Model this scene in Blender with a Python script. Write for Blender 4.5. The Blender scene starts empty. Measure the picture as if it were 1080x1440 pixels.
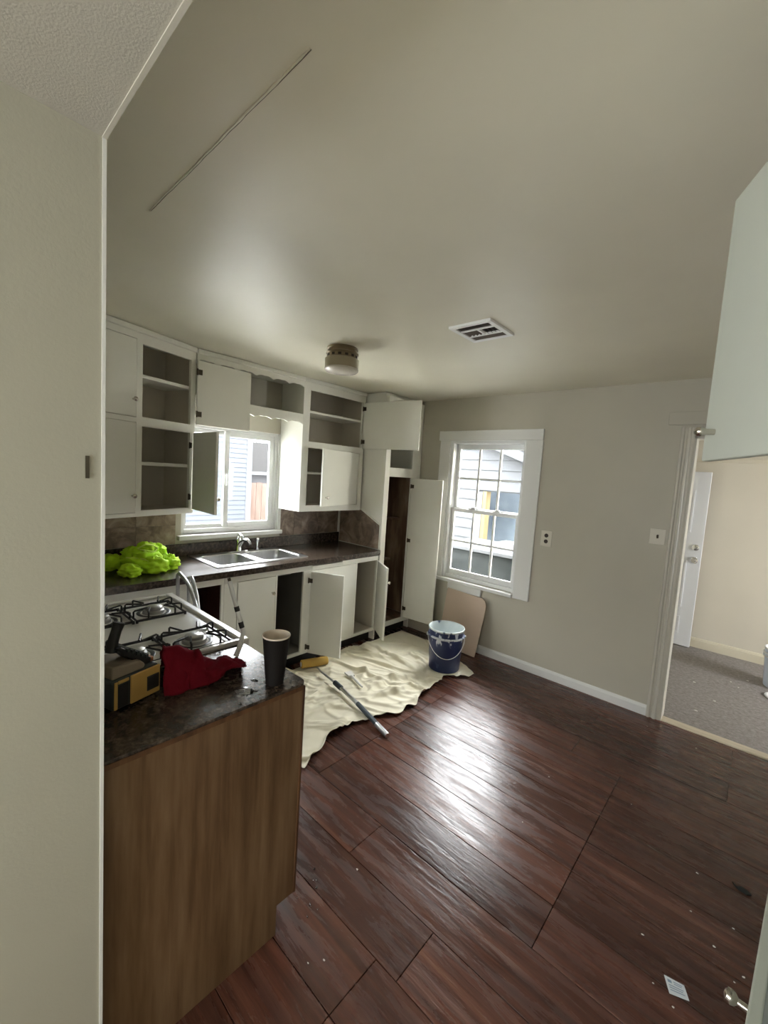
import bpy, bmesh, math, random
from mathutils import Vector, Matrix, noise
random.seed(7)
PI = math.pi
sc = bpy.context.scene
COL = sc.collection

# ------------------------------------------------------------------ camera
YAW, PITCH, ROLL = 0.7312801, -0.0895955, 0.0647070
CAM = Vector((3.33894, -3.57560, 1.65150)); FPX = 589.244
fwd = Vector((-math.sin(YAW)*math.cos(PITCH), math.cos(YAW)*math.cos(PITCH), math.sin(PITCH)))
rt0 = Vector((math.cos(YAW), math.sin(YAW), 0)); up0 = rt0.cross(fwd)
rt = math.cos(ROLL)*rt0 + math.sin(ROLL)*up0
up = -math.sin(ROLL)*rt0 + math.cos(ROLL)*up0
cd = bpy.data.cameras.new('camera'); cam = bpy.data.objects.new('camera', cd); COL.objects.link(cam)
cd.sensor_fit = 'VERTICAL'; cd.sensor_height = 36.0; cd.lens = FPX/1440*36.0
cd.clip_start = 0.02
cam.matrix_world = Matrix(((rt.x, up.x, -fwd.x, CAM.x), (rt.y, up.y, -fwd.y, CAM.y), (rt.z, up.z, -fwd.z, CAM.z), (0, 0, 0, 1)))
sc.camera = cam

# ------------------------------------------------------------------ world, lights, exposure
SKY = 10.0
w = bpy.data.worlds.new('overcast_sky'); sc.world = w; w.use_nodes = True
bg = w.node_tree.nodes['Background']; bg.inputs[0].default_value = (0.95, 0.98, 1.0, 1); bg.inputs[1].default_value = SKY

def area(name, loc, direction, sx, sy, watts, col=(1, 1, 1), portal=False):
    d = bpy.data.lights.new(name, 'AREA'); d.shape = 'RECTANGLE'; d.size = sx; d.size_y = sy
    d.energy = watts; d.color = col
    if portal: d.cycles.is_portal = True
    o = bpy.data.objects.new(name, d); COL.objects.link(o); o.location = loc
    o.rotation_euler = Vector(direction).to_track_quat('-Z', 'Y').to_euler()
    return o
area('sink_window_portal', (-0.14, -1.77, 1.52), (1, 0, 0), 0.95, 0.9, 1, portal=True)
area('back_window_portal', (1.37, 0.14, 1.35), (0, -1, 0), 0.85, 1.45, 1, portal=True)
XN_ = 2.262
# unseen windows: two added behind the camera for fill, one beyond the doorway
area('rear_fill_window_portal', (XN_-.14, -5.125, 1.375), (1, 0, 0), .8, .9, 1, portal=True)
area('rear_end_fill_window_portal', (3.04, -6.14, 1.45), (0, 1, 0), 0.9, 1.05, 1, portal=True)
area('next_room_window_portal', (6.54, 1.25, 1.25), (-1, 0, 0), 1.55, 1.6, 1, portal=True)

vs = sc.view_settings
vs.view_transform = 'Standard'; vs.look = 'None'; vs.exposure = 1.86; vs.gamma = 1.0; vs.use_curve_mapping = False

# ------------------------------------------------------------------ material helpers
class NT:
    def __init__(s, name):
        s.m = bpy.data.materials.new(name); s.m.use_nodes = True
        s.t = s.m.node_tree; s.b = s.t.nodes['Principled BSDF']; s.out = s.t.nodes['Material Output']
    def n(s, typ, **kw):
        nd = s.t.nodes.new(typ)
        for k, v in kw.items():
            if k.startswith('i_'):
                key = k[2:]; key = int(key) if key.isdigit() else key.replace('_', ' ')
                nd.inputs[key].default_value = v
            else: setattr(nd, k, v)
        return nd
    def l(s, a, ao, b, bi): s.t.links.new(a.outputs[ao], b.inputs[bi])
    def set(s, **kw):
        for k, v in kw.items(): s.b.inputs[k.replace('_', ' ')].default_value = v
    def ramp(s, stops):
        r = s.n('ShaderNodeValToRGB'); e = r.color_ramp.elements
        while len(e) < len(stops): e.new(0.5)
        for el, (p, c) in zip(e, stops): el.position = p; el.color = (*c, 1)
        return r
    def coords(s, kind='Object', scale=(1, 1, 1), rnd=False):
        tc = s.n('ShaderNodeTexCoord'); mp = s.n('ShaderNodeMapping'); mp.inputs['Scale'].default_value = scale
        s.l(tc, kind, mp, 'Vector')
        if rnd:
            oi = s.n('ShaderNodeObjectInfo'); mu = s.n('ShaderNodeMath', operation='MULTIPLY', i_1=37.0)
            s.l(oi, 'Random', mu, 0); cx = s.n('ShaderNodeCombineXYZ')
            for i in range(3): s.l(mu, 0, cx, i)
            s.l(cx, 0, mp, 'Location')
        return mp

def mat_paint(name, col, rough=0.5, bump=0.05, bscale=60, mott=0.04, spec=0.5, bdist=0.002):
    N = NT(name); N.set(Roughness=rough, Specular_IOR_Level=spec)
    mp = N.coords()
    n1 = N.n('ShaderNodeTexNoise', i_Scale=2.2, i_Detail=4.0); N.l(mp, 0, n1, 'Vector')
    lo = [c*(1-mott) for c in col]; hi = [min(1, c*(1+mott)) for c in col]
    r = N.ramp([(0.3, lo), (0.7, hi)]); N.l(n1, 'Fac', r, 0); N.l(r, 0, N.b, 'Base Color')
    if bump:
        n2 = N.n('ShaderNodeTexNoise', i_Scale=bscale, i_Detail=3.0); N.l(mp, 0, n2, 'Vector')
        b = N.n('ShaderNodeBump', i_Strength=bump, i_Distance=bdist); N.l(n2, 'Fac', b, 'Height'); N.l(b, 0, N.b, 'Normal')
    return N.m

def mat_plain(name, col, rough=0.5, metal=0.0, spec=0.5, **kw):
    N = NT(name); N.set(Base_Color=(*col, 1), Roughness=rough, Metallic=metal, Specular_IOR_Level=spec, **kw)
    return N.m

def mat_noise(name, stops, scale=(1, 1, 1), nscale=8, detail=6, rough=0.4, dist=0.0, bump=0.0, rnd=False, rr=None, metal=0, spec=0.5, nrough=0.5):
    N = NT(name); N.set(Roughness=rough, Metallic=metal, Specular_IOR_Level=spec)
    mp = N.coords(scale=scale, rnd=rnd)
    n1 = N.n('ShaderNodeTexNoise', i_Scale=nscale, i_Detail=detail, i_Distortion=dist, i_Roughness=nrough); N.l(mp, 0, n1, 'Vector')
    r = N.ramp(stops); N.l(n1, 'Fac', r, 0); N.l(r, 0, N.b, 'Base Color')
    if bump:
        b = N.n('ShaderNodeBump', i_Strength=bump, i_Distance=0.003); N.l(n1, 'Fac', b, 'Height'); N.l(b, 0, N.b, 'Normal')
    if rr:
        n2 = N.n('ShaderNodeTexNoise', i_Scale=5.0, i_Detail=5.0); N.l(mp, 0, n2, 'Vector')
        mr = N.n('ShaderNodeMapRange', i_1=0.35, i_2=0.65, i_3=rr[0], i_4=rr[1]); N.l(n2, 'Fac', mr, 0); N.l(mr, 0, N.b, 'Roughness')
    return N.m

def mat_glass(name, tint=(1, 1, 1), ior=1.45):
    N = NT(name); t = N.t
    tr = N.n('ShaderNodeBsdfTransparent'); tr.inputs[0].default_value = (*tint, 1)
    gl = N.n('ShaderNodeBsdfGlossy', i_Roughness=0.02)
    fr = N.n('ShaderNodeFresnel', i_IOR=ior); mx = N.n('ShaderNodeMixShader')
    N.l(fr, 0, mx, 0); N.l(tr, 0, mx, 1); N.l(gl, 0, mx, 2); N.l(mx, 0, N.out, 'Surface')
    return N.m

M = {}
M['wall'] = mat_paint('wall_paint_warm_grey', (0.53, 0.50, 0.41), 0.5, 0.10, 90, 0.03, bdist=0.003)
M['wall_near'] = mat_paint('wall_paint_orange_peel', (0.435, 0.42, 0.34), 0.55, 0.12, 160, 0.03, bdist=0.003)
M['ceiling'] = mat_paint('ceiling_paint_semi_gloss', (0.83, 0.795, 0.66), 0.40, 0.10, 26, 0.03, 0.42, bdist=0.004)  # same paint as the walls, its brighter lighting put into a lighter colour
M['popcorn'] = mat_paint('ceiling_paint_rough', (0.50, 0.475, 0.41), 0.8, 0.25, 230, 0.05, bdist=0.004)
M['cab'] = mat_paint('cabinet_paint_white', (0.85, 0.845, 0.775), 0.42, 0.05, 70, 0.03)
M['cab_sage'] = mat_paint('cabinet_paint_pale_sage', (0.58, 0.61, 0.54), 0.5, 0.08, 140, 0.03)
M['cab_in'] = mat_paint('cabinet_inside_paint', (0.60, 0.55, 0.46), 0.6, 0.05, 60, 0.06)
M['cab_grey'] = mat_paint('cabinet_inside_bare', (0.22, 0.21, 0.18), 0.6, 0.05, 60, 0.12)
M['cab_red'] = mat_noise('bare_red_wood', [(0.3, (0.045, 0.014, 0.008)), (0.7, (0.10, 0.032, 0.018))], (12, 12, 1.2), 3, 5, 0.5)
M['pantry_in'] = mat_noise('pantry_stained_plywood', [(0.28, (0.055, 0.028, 0.015)), (0.48, (0.14, 0.082, 0.050)), (0.60, (0.24, 0.165, 0.11)), (0.78, (0.40, 0.33, 0.26))], (4.0, 4.0, 0.9), 2.2, 5, 0.5, 0.2)
M['trim'] = mat_paint('trim_paint_white', (0.80, 0.80, 0.77), 0.35, 0.05, 40, 0.02)
M['trim_wall'] = mat_paint('trim_paint_wall_tone', (0.60, 0.57, 0.49), 0.4, 0.05, 40, 0.03)
M['vinyl'] = mat_plain('window_vinyl_white', (0.82, 0.83, 0.82), 0.3)
M['glass'] = mat_glass('window_glass', ior=1.15)
M['chrome'] = mat_plain('chrome', (0.82, 0.83, 0.85), 0.1, 1.0)
M['steel'] = mat_noise('brushed_stainless', [(0.3, (0.40, 0.40, 0.40)), (0.7, (0.50, 0.50, 0.49))], (2, 40, 2), 4, 3, 0.36, metal=1)
M['knob'] = mat_plain('knob_nickel', (0.55, 0.52, 0.46), 0.25, 1.0)
M['hinge'] = mat_plain('hinge_dark_bronze', (0.10, 0.085, 0.06), 0.4, 0.7)
M['dark'] = mat_plain('toe_kick_black', (0.012, 0.011, 0.010), 0.6)
M['black_iron'] = mat_plain('grate_black_enamel', (0.012, 0.012, 0.013), 0.35)
M['enamel'] = mat_plain('stove_enamel_white', (0.74, 0.73, 0.69), 0.15)
M['burner_base'] = mat_plain('burner_alloy', (0.45, 0.44, 0.42), 0.35, 0.9)
M['lam'] = mat_noise('laminate_dark_mottled', [(0.30, (0.014, 0.010, 0.0085)), (0.45, (0.036, 0.026, 0.020)), (0.58, (0.082, 0.060, 0.045)), (0.74, (0.17, 0.13, 0.10))], (1, 1, 1), 48, 8, 0.25, 0.2, rr=(0.20, 0.25), nrough=0.65)
M['stone'] = mat_noise('splash_tile_stone_print', [(0.28, (0.10, 0.068, 0.046)), (0.45, (0.21, 0.152, 0.112)), (0.58, (0.36, 0.275, 0.21)), (0.74, (0.55, 0.46, 0.37))], (1, 1, 1), 7, 6, 0.5, 0.8, rnd=True, nrough=0.6)
M['grout'] = mat_plain('splash_grout', (0.13, 0.10, 0.075), 0.8)
M['lime'] = mat_paint('hi_vis_lime_fabric', (0.56, 0.93, 0.02), 0.75, 0.3, 180, 0.12)
M['lime_band'] = mat_plain('hi_vis_binding', (0.74, 0.98, 0.16), 0.6)
M['red'] = mat_paint('red_terry_cloth', (0.155, 0.007, 0.016), 0.95, 0.6, 320, 0.25, 0.1)
M['cup'] = mat_plain('paper_cup_black', (0.008, 0.006, 0.005), 0.7, 0.0, 0.2)
M['cup_in'] = mat_plain('paper_cup_inside', (0.72, 0.62, 0.50), 0.6)
M['yellow'] = mat_paint('tool_plastic_yellow', (0.50, 0.30, 0.08), 0.55, 0.1, 50, 0.15)
M['tool_dark'] = mat_paint('tool_plastic_dark', (0.035, 0.042, 0.04), 0.5, 0.1, 60, 0.3)
M['tool_black'] = mat_plain('tool_rubber_black', (0.014, 0.012, 0.011), 0.55)
M['tool_grey'] = mat_paint('tool_plastic_dusty_tan', (0.24, 0.19, 0.135), 0.6, 0.1, 60, 0.15)
M['white_plastic'] = mat_plain('white_plastic', (0.80, 0.81, 0.80), 0.35)
M['canvas'] = mat_paint('canvas_drop_cloth', (0.82, 0.77, 0.61), 0.9, 0.25, 240, 0.05)
M['alu'] = mat_plain('pole_aluminium', (0.62, 0.64, 0.66), 0.28, 0.9)
M['pole_grip'] = mat_plain('pole_grip_blue_grey', (0.055, 0.075, 0.095), 0.45)
M['nap'] = mat_paint('roller_nap_yellow', (0.62, 0.40, 0.10), 0.95, 0.6, 260, 0.15)
M['cardboard'] = mat_paint('pink_tan_board', (0.60, 0.47, 0.37), 0.7, 0.05, 80, 0.05)
M['carpet'] = mat_noise('next_room_grey_carpet', [(0.3, (0.17, 0.15, 0.14)), (0.6, (0.33, 0.30, 0.29)), (0.8, (0.50, 0.48, 0.47))], (1, 1, 1), 34, 9, 0.95, 0.2, 0.4, nrough=0.75)
M['thresh'] = mat_noise('threshold_pale_wood', [(0.3, (0.50, 0.42, 0.31)), (0.7, (0.66, 0.58, 0.46))], (2, 14, 1), 3, 4, 0.5)
M['door_white'] = mat_plain('door_paint_cool_white', (0.82, 0.83, 0.86), 0.35)
M['lamp_metal'] = mat_noise('lamp_antique_brass', [(0.3, (0.17, 0.13, 0.075)), (0.7, (0.28, 0.22, 0.14))], (1, 1, 1), 6, 4, 0.35, metal=0.5)
M['lamp_shade'] = mat_plain('lamp_band_beige', (0.36, 0.31, 0.21), 0.3)
M['duct'] = mat_plain('duct_dark', (0.03, 0.022, 0.018), 0.8)
M['louver'] = mat_plain('louver_dark', (0.16, 0.135, 0.115), 0.5)  # louvers darker than the frame so the slots look dark
M['plate'] = mat_plain('wall_plate_ivory', (0.70, 0.665, 0.565), 0.4)
M['paper'] = mat_plain('paper_label_white', (0.66, 0.70, 0.72), 0.6)
M['print'] = mat_plain('paper_label_print', (0.22, 0.30, 0.38), 0.6)
M['siding'] = mat_paint('siding_white', (0.072, 0.075, 0.079), 0.9, 0.05, 20, 0.02, 0.0)
M['siding_blue'] = mat_paint('siding_pale_blue', (0.056, 0.061, 0.070), 0.9, 0.05, 20, 0.03, 0.0)
M['fence'] = mat_noise('fence_pinkish_cedar', [(0.3, (0.085, 0.060, 0.050)), (0.7, (0.12, 0.088, 0.075))], (6, 6, 0.6), 4, 4, 0.8, rnd=True, spec=0.0)
M['roof'] = mat_noise('roof_shingle_grey', [(0.3, (0.015, 0.0148, 0.0148)), (0.7, (0.024, 0.0235, 0.023))], (4, 4, 4), 8, 5, 0.9, spec=0.0)
M['lumber'] = mat_noise('yellow_lumber', [(0.3, (0.085, 0.06, 0.02)), (0.7, (0.115, 0.083, 0.033))], (8, 8, 0.8), 4, 4, 0.7)
M['greybox'] = mat_noise('weathered_grey_panel', [(0.3, (0.006, 0.0075, 0.0075)), (0.7, (0.020, 0.023, 0.023))], (0.8, 0.8, 3), 2, 4, 0.6, spec=0.1)
M['ground'] = mat_noise('yard_ground', [(0.3, (0.52, 0.51, 0.47)), (0.7, (0.68, 0.67, 0.63))], (1, 1, 1), 3, 6, 0.9)
M['bark'] = mat_plain('bark_grey', (0.10, 0.085, 0.075), 0.9)
M['blank'] = mat_plain('unlit_window_glass', (0.03, 0.04, 0.05), 0.08)

def mat_floor():
    N = NT('laminate_floor_red_brown'); N.set(Specular_IOR_Level=0.5)
    mp = N.coords(scale=(0.7, 17, 1), rnd=True)
    n1 = N.n('ShaderNodeTexNoise', i_Scale=1.6, i_Detail=9.0, i_Roughness=0.66, i_Distortion=0.12); N.l(mp, 0, n1, 'Vector')
    r = N.ramp([(0.25, (0.036, 0.016, 0.012)), (0.42, (0.066, 0.026, 0.018)), (0.56, (0.108, 0.042, 0.027)), (0.76, (0.180, 0.078, 0.047))]); N.l(n1, 'Fac', r, 0)
    oi = N.n('ShaderNodeObjectInfo'); mr0 = N.n('ShaderNodeMapRange', i_3=0.72, i_4=1.25); N.l(oi, 'Random', mr0, 0)
    mul = N.n('ShaderNodeMix', data_type='RGBA', blend_type='MULTIPLY'); mul.inputs[0].default_value = 1
    N.l(r, 0, mul, 6); N.l(mr0, 0, mul, 7); N.l(mul, 2, N.b, 'Base Color')
    # smeared, partly wiped film: patchy gloss over the whole floor
    ge = N.n('ShaderNodeNewGeometry'); m2 = N.n('ShaderNodeMapping'); m2.inputs['Scale'].default_value = (0.9, 6.0, 1.0); N.l(ge, 'Position', m2, 'Vector')
    n2 = N.n('ShaderNodeTexNoise', i_Scale=3.0, i_Detail=8.0, i_Roughness=0.68, i_Distortion=0.3); N.l(m2, 0, n2, 'Vector')
    mr = N.n('ShaderNodeMapRange', i_1=0.35, i_2=0.68, i_3=0.13, i_4=0.42); N.l(n2, 'Fac', mr, 0); N.l(mr, 0, N.b, 'Roughness')
    n3 = N.n('ShaderNodeTexNoise', i_Scale=9.0, i_Detail=5.0, i_Distortion=0.4); N.l(m2, 0, n3, 'Vector')
    b = N.n('ShaderNodeBump', i_Strength=0.34, i_Distance=0.004); N.l(n3, 'Fac', b, 'Height'); N.l(b, 0, N.b, 'Normal')
    return N.m
M['floor'] = mat_floor()
M['subfloor'] = mat_plain('floor_joint_tan', (0.10, 0.06, 0.04), 0.7)

def mat_panel():
    N = NT('oak_veneer_worn'); N.set(Roughness=0.55)
    mp = N.coords(scale=(9, 9, 0.7))
    n1 = N.n('ShaderNodeTexNoise', i_Scale=3.0, i_Detail=7.0, i_Roughness=0.6); N.l(mp, 0, n1, 'Vector')
    r = N.ramp([(0.28, (0.095, 0.048, 0.020)), (0.5, (0.170, 0.098, 0.046)), (0.75, (0.235, 0.152, 0.082))]); N.l(n1, 'Fac', r, 0)
    mp2 = N.coords(scale=(1, 3.5, 1.0)); n2 = N.n('ShaderNodeTexNoise', i_Scale=2.0, i_Detail=4.0); N.l(mp2, 0, n2, 'Vector')
    r2 = N.ramp([(0.3, (0.72, 0.66, 0.6)), (0.6, (1, 1, 1))]); N.l(n2, 'Fac', r2, 0)
    mul = N.n('ShaderNodeMix', data_type='RGBA', blend_type='MULTIPLY'); mul.inputs[0].default_value = 1
    N.l(r, 0, mul, 6); N.l(r2, 0, mul, 7); N.l(mul, 2, N.b, 'Base Color')
    return N.m
M['panel'] = mat_panel()
M['panel_edge'] = mat_noise('oak_edge_dark', [(0.3, (0.06, 0.024, 0.009)), (0.7, (0.16, 0.075, 0.03))], (9, 9, 1), 3, 5, 0.5)

def mat_bucket():
    N = NT('bucket_blue_with_white_drips'); N.set(Roughness=0.4)
    tc = N.n('ShaderNodeTexCoord'); mp = N.n('ShaderNodeMapping'); mp.inputs['Scale'].default_value = (14, 14, 7); N.l(tc, 'Object', mp, 0)
    n1 = N.n('ShaderNodeTexNoise', i_Scale=1.6, i_Detail=4.0, i_Distortion=0.4); N.l(mp, 0, n1, 'Vector')
    sx = N.n('ShaderNodeSeparateXYZ'); N.l(tc, 'Object', sx, 0)
    mr = N.n('ShaderNodeMapRange', i_1=0.0, i_2=0.36, i_3=-0.06, i_4=0.10); N.l(sx, 2, mr, 0)
    ad = N.n('ShaderNodeMath', operation='ADD'); N.l(n1, 'Fac', ad, 0); N.l(mr, 0, ad, 1)
    r = N.ramp([(0.60, (0.020, 0.032, 0.105)), (0.66, (0.075, 0.10, 0.19)), (0.70, (0.62, 0.66, 0.72))]); N.l(ad, 0, r, 0); N.l(r, 0, N.b, 'Base Color')
    return N.m
M['bucket'] = mat_bucket()
M['bucket_in'] = mat_noise('bucket_inside_paint_smears', [(0.35, (0.08, 0.12, 0.20)), (0.42, (0.62, 0.68, 0.68)), (0.8, (0.76, 0.80, 0.79))], (9, 9, 4), 1.3, 4, 0.3)
M['water'] = mat_glass('clear_water', (0.96, 0.97, 0.98))
M['crumb'] = mat_plain('paint_chip_white', (0.75, 0.73, 0.68), 0.7)
M['leafmat'] = mat_plain('dry_leaf_black_green', (0.006, 0.010, 0.009), 0.6)

# ------------------------------------------------------------------ mesh helpers
WL = {}
class MB:
    def __init__(s, mx=None): s.v = []; s.f = []; s.mx = mx
    def add(s, vs, fs):
        o = len(s.v)
        s.v += [(s.mx @ Vector(v)) if s.mx else Vector(v) for v in vs]
        s.f += [tuple(i+o for i in f) for f in fs]; return s
    def box(s, x0, x1, y0, y1, z0, z1):
        x0, x1 = min(x0, x1), max(x0, x1); y0, y1 = min(y0, y1), max(y0, y1); z0, z1 = min(z0, z1), max(z0, z1)
        return s.add([(x, y, z) for z in (z0, z1) for y in (y0, y1) for x in (x0, x1)],
                     [(0, 2, 3, 1), (4, 5, 7, 6), (0, 1, 5, 4), (2, 6, 7, 3), (0, 4, 6, 2), (1, 3, 7, 5)])
    def slab(s, p, q, t, z0, z1):          # upright slab from p to q (plan), thickness t to the left of p->q
        p = Vector(p); q = Vector(q); d = (q-p).normalized(); n = Vector((-d.y, d.x))*t
        c = [p, q, q+n, p+n]
        return s.add([(a.x, a.y, z) for z in (z0, z1) for a in c], [(3, 2, 1, 0), (4, 5, 6, 7), (0, 1, 5, 4), (1, 2, 6, 5), (2, 3, 7, 6), (3, 0, 4, 7)])
    def prism(s, poly, axis, lo, hi):      # polygon in the plane across `axis`
        n = len(poly); ix = 'xyz'.index(axis)
        def mk(p, c):
            l = list(p); l.insert(ix, c); return tuple(l)
        return s.add([mk(p, lo) for p in poly]+[mk(p, hi) for p in poly],
                     [tuple(range(n-1, -1, -1)), tuple(range(n, 2*n))]+[(i, (i+1) % n, n+(i+1) % n, n+i) for i in range(n)])
    def cyl(s, a, b, r0, r1=None, n=16, cap=True):
        r1 = r0 if r1 is None else r1; a = Vector(a); b = Vector(b); d = (b-a).normalized()
        u = d.orthogonal().normalized(); w_ = d.cross(u)
        vs = [a+(u*math.cos(2*PI*i/n)+w_*math.sin(2*PI*i/n))*r0 for i in range(n)]+[b+(u*math.cos(2*PI*i/n)+w_*math.sin(2*PI*i/n))*r1 for i in range(n)]
        fs = [(i, (i+1) % n, n+(i+1) % n, n+i) for i in range(n)]
        if cap: fs += [tuple(range(n-1, -1, -1)), tuple(range(n, 2*n))]
        return s.add(vs, fs)
    def tube(s, pts, r, n=8, closed=False):
        pts = [Vector(p) for p in pts]; m = len(pts); vs = []; prev = None
        for i, p in enumerate(pts):
            if closed: d = pts[(i+1) % m]-pts[i-1]
            else: d = pts[min(i+1, m-1)]-pts[max(i-1, 0)]
            d.normalize()
            u = d.orthogonal().normalized() if prev is None else (prev-d*prev.dot(d)).normalized()
            prev = u; w_ = d.cross(u); rr = r[i] if isinstance(r, (list, tuple)) else r
            vs += [p+(u*math.cos(2*PI*k/n)+w_*math.sin(2*PI*k/n))*rr for k in range(n)]
        fs = []
        for i in range(m if closed else m-1):
            j = (i+1) % m
            fs += [(i*n+k, i*n+(k+1) % n, j*n+(k+1) % n, j*n+k) for k in range(n)]
        if not closed: fs += [tuple(range(n-1, -1, -1)), tuple(range((m-1)*n, m*n))]
        return s.add(vs, fs)
    def lathe(s, prof, c=(0, 0, 0), axis=(0, 0, 1), n=24, close=False):
        ax = Vector(axis).normalized(); u = ax.orthogonal().normalized(); w_ = ax.cross(u); c = Vector(c); vs = []; fs = []
        if abs(ax.z) > .99: u = Vector((1, 0, 0)); w_ = Vector((0, ax.z, 0))
        m = len(prof)
        for (r, h) in prof:
            vs += [c+ax*h+(u*math.cos(2*PI*k/n)+w_*math.sin(2*PI*k/n))*max(r, 1e-5) for k in range(n)]
        for i in range(m if close else m-1):
            j = (i+1) % m
            fs += [(i*n+k, i*n+(k+1) % n, j*n+(k+1) % n, j*n+k) for k in range(n)]
        return s.add(vs, fs)
    def build(s, name, mat, parent=None, smooth=False, bevel=0, label=None, cat=None, group=None, kind=None, recalc=True, seg=2):
        me = bpy.data.meshes.new(name)
        if parent is not None: off = WL[parent]
        else:
            xs = [v.x for v in s.v]; ys = [v.y for v in s.v]; zs = [v.z for v in s.v]
            off = Vector(((min(xs)+max(xs))/2, (min(ys)+max(ys))/2, min(zs)))
        me.from_pydata([tuple(v-off) for v in s.v], [], s.f)
        if recalc:
            bm = bmesh.new(); bm.from_mesh(me); bmesh.ops.recalc_face_normals(bm, faces=bm.faces); bm.to_mesh(me); bm.free()
        me.materials.append(M[mat] if isinstance(mat, str) else mat)
        if smooth:
            me.polygons.foreach_set('use_smooth', [True]*len(me.polygons)); me.set_sharp_from_angle(angle=math.radians(40 if smooth is True else smooth))
        o = bpy.data.objects.new(name, me); COL.objects.link(o)
        if parent is not None: o.parent = parent
        else: o.location = off
        WL[o] = off.copy()
        if bevel:
            b = o.modifiers.new('bevel', 'BEVEL'); b.width = bevel; b.segments = seg; b.limit_method = 'ANGLE'; b.angle_limit = math.radians(40)
        tag(o, label, cat, group, kind); return o

def tag(o, label=None, cat=None, group=None, kind=None):
    if label: o['label'] = label
    if cat: o['category'] = cat
    if group: o['group'] = group
    if kind: o['kind'] = kind
    return o
def thing(name, loc, label=None, cat=None, group=None, kind=None):
    o = bpy.data.objects.new(name, None); COL.objects.link(o); o.location = loc; WL[o] = Vector(loc); o.empty_display_size = .1
    return tag(o, label, cat, group, kind)
def B(*a): return MB().box(*a)
def fbm(x, y, z=0., o=4): return noise.fractal(Vector((x, y, z)), 1.0, 2.0, o)
def ridge(x, y, z=0.): return 1-abs(noise.noise(Vector((x, y, z))))*2

H = 2.438; H2 = 2.300; XN = 2.262; YN = -3.305; XR = 3.82; YREAR = -6.0

# ================================================================== the setting
fl = B(0, XR, YREAR, 0.0, -.06, -.012).build('floor', 'subfloor', kind='structure', label='dark red brown laminate plank floor with smeared wet film')
def plank_mesh(L, W):
    me = bpy.data.meshes.new('plank'); g = .0012; b = .0012
    bm = bmesh.new()
    x0, x1, y0, y1 = g, L-g, g, W-g
    bot = [bm.verts.new(p) for p in ((x0, y0, -.012), (x1, y0, -.012), (x1, y1, -.012), (x0, y1, -.012))]
    mid = [bm.verts.new(p) for p in ((x0, y0, -b), (x1, y0, -b), (x1, y1, -b), (x0, y1, -b))]
    top = [bm.verts.new(p) for p in ((x0+b, y0+b, 0), (x1-b, y0+b, 0), (x1-b, y1-b, 0), (x0+b, y1-b, 0))]
    for r0, r1 in ((bot, mid), (mid, top)):
        for i in range(4): bm.faces.new((r0[i], r0[(i+1) % 4], r1[(i+1) % 4], r1[i]))
    bm.faces.new(top); bm.normal_update(); bm.to_mesh(me); bm.free(); me.materials.append(M['floor']); return me
cache = {}
PW = 0.21; rows = []
y = -0.046
rows.append((y, 0.0))
while y > YREAR+1e-6:
    y2 = max(y-PW, YREAR); rows.append((y2, y)); y = y2
for i, (ya, yb) in enumerate(rows):
    jo = 2.9 if -2.15 < (ya+yb)/2 < -0.88 else (2.53 if (ya+yb)/2 < -2.5 else (2.17 if i % 2 else 2.62))
    if (ya+yb)/2 < -3.2: jo = (2.53, 2.0, 2.9)[i % 3]
    cuts = sorted({0.0, XR} | {round(jo+1.2*k, 3) for k in range(-4, 4) if 0.02 < jo+1.2*k < XR-.02})
    for a, b in zip(cuts, cuts[1:]):
        if ya < YN-.02 and b < XN-.14: continue
        key = (round(b-a, 3), round(yb-ya, 3))
        if key not in cache: cache[key] = plank_mesh(*key)
        o = bpy.data.objects.new('plank', cache[key]); COL.objects.link(o); o.parent = fl
        o.location = Vector((a, ya, 0))-WL[fl]
# sink wall (x=0) with window hole
WY0, WY1, WZ0, WZ1 = -2.215, -1.345, 1.075, 1.955
m = MB(); m.box(-.12, 0, YN-.12, WY0, 0, H); m.box(-.12, 0, WY1, .12, 0, H); m.box(-.12, 0, WY0, WY1, 0, WZ0); m.box(-.12, 0, WY0, WY1, WZ1, H)
m.build('wall_left', 'wall', kind='structure', label='warm grey painted wall behind the sink')
# back wall (y=0) with window and doorway
DX0, DX1, DZ0, DZ1 = .978, 1.766, .655, 2.03
OX0, OX1, OZ = 2.95, 3.74, 2.045
m = MB(); m.box(0, DX0, 0, .12, -.1, H); m.box(DX1, OX0, 0, .12, -.1, H); m.box(DX0, DX1, 0, .12, -.1, DZ0); m.box(DX0, DX1, 0, .12, DZ1, H)
m.box(OX0, OX1, 0, .12, OZ, H); m.box(OX1, 6.4, 0, .12, -.1, H)
m.build('wall_back', 'wall', kind='structure', label='warm grey painted wall with the sash window and doorway')
B(XR, XR+.12, YREAR, 0, 0, H).build('wall_right', 'wall', kind='structure')
# wall beside the camera: closes the stove side of the kitchen and ends at the wide opening
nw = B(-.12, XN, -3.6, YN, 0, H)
nw.box(XN-.12, XN, YREAR, -5.5, 0, H); nw.box(XN-.12, XN, -4.75, -3.6, 0, H); nw.box(XN-.12, XN, -5.5, -4.75, 0, .95); nw.box(XN-.12, XN, -5.5, -4.75, 1.80, H)   # with an unseen window added to bounce fill light into the kitchen
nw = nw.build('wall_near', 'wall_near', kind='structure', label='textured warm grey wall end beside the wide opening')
B(XN-.002, XN+.003, YN-.004, YN+.003, 0, H2).build('corner_bead', 'trim', nw)
m = B(XN, XN+.003, -3.338, -3.331, 1.602, 1.650); m.build('strike_plate', 'hinge', nw, label='small dark brown latch plate')
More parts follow.
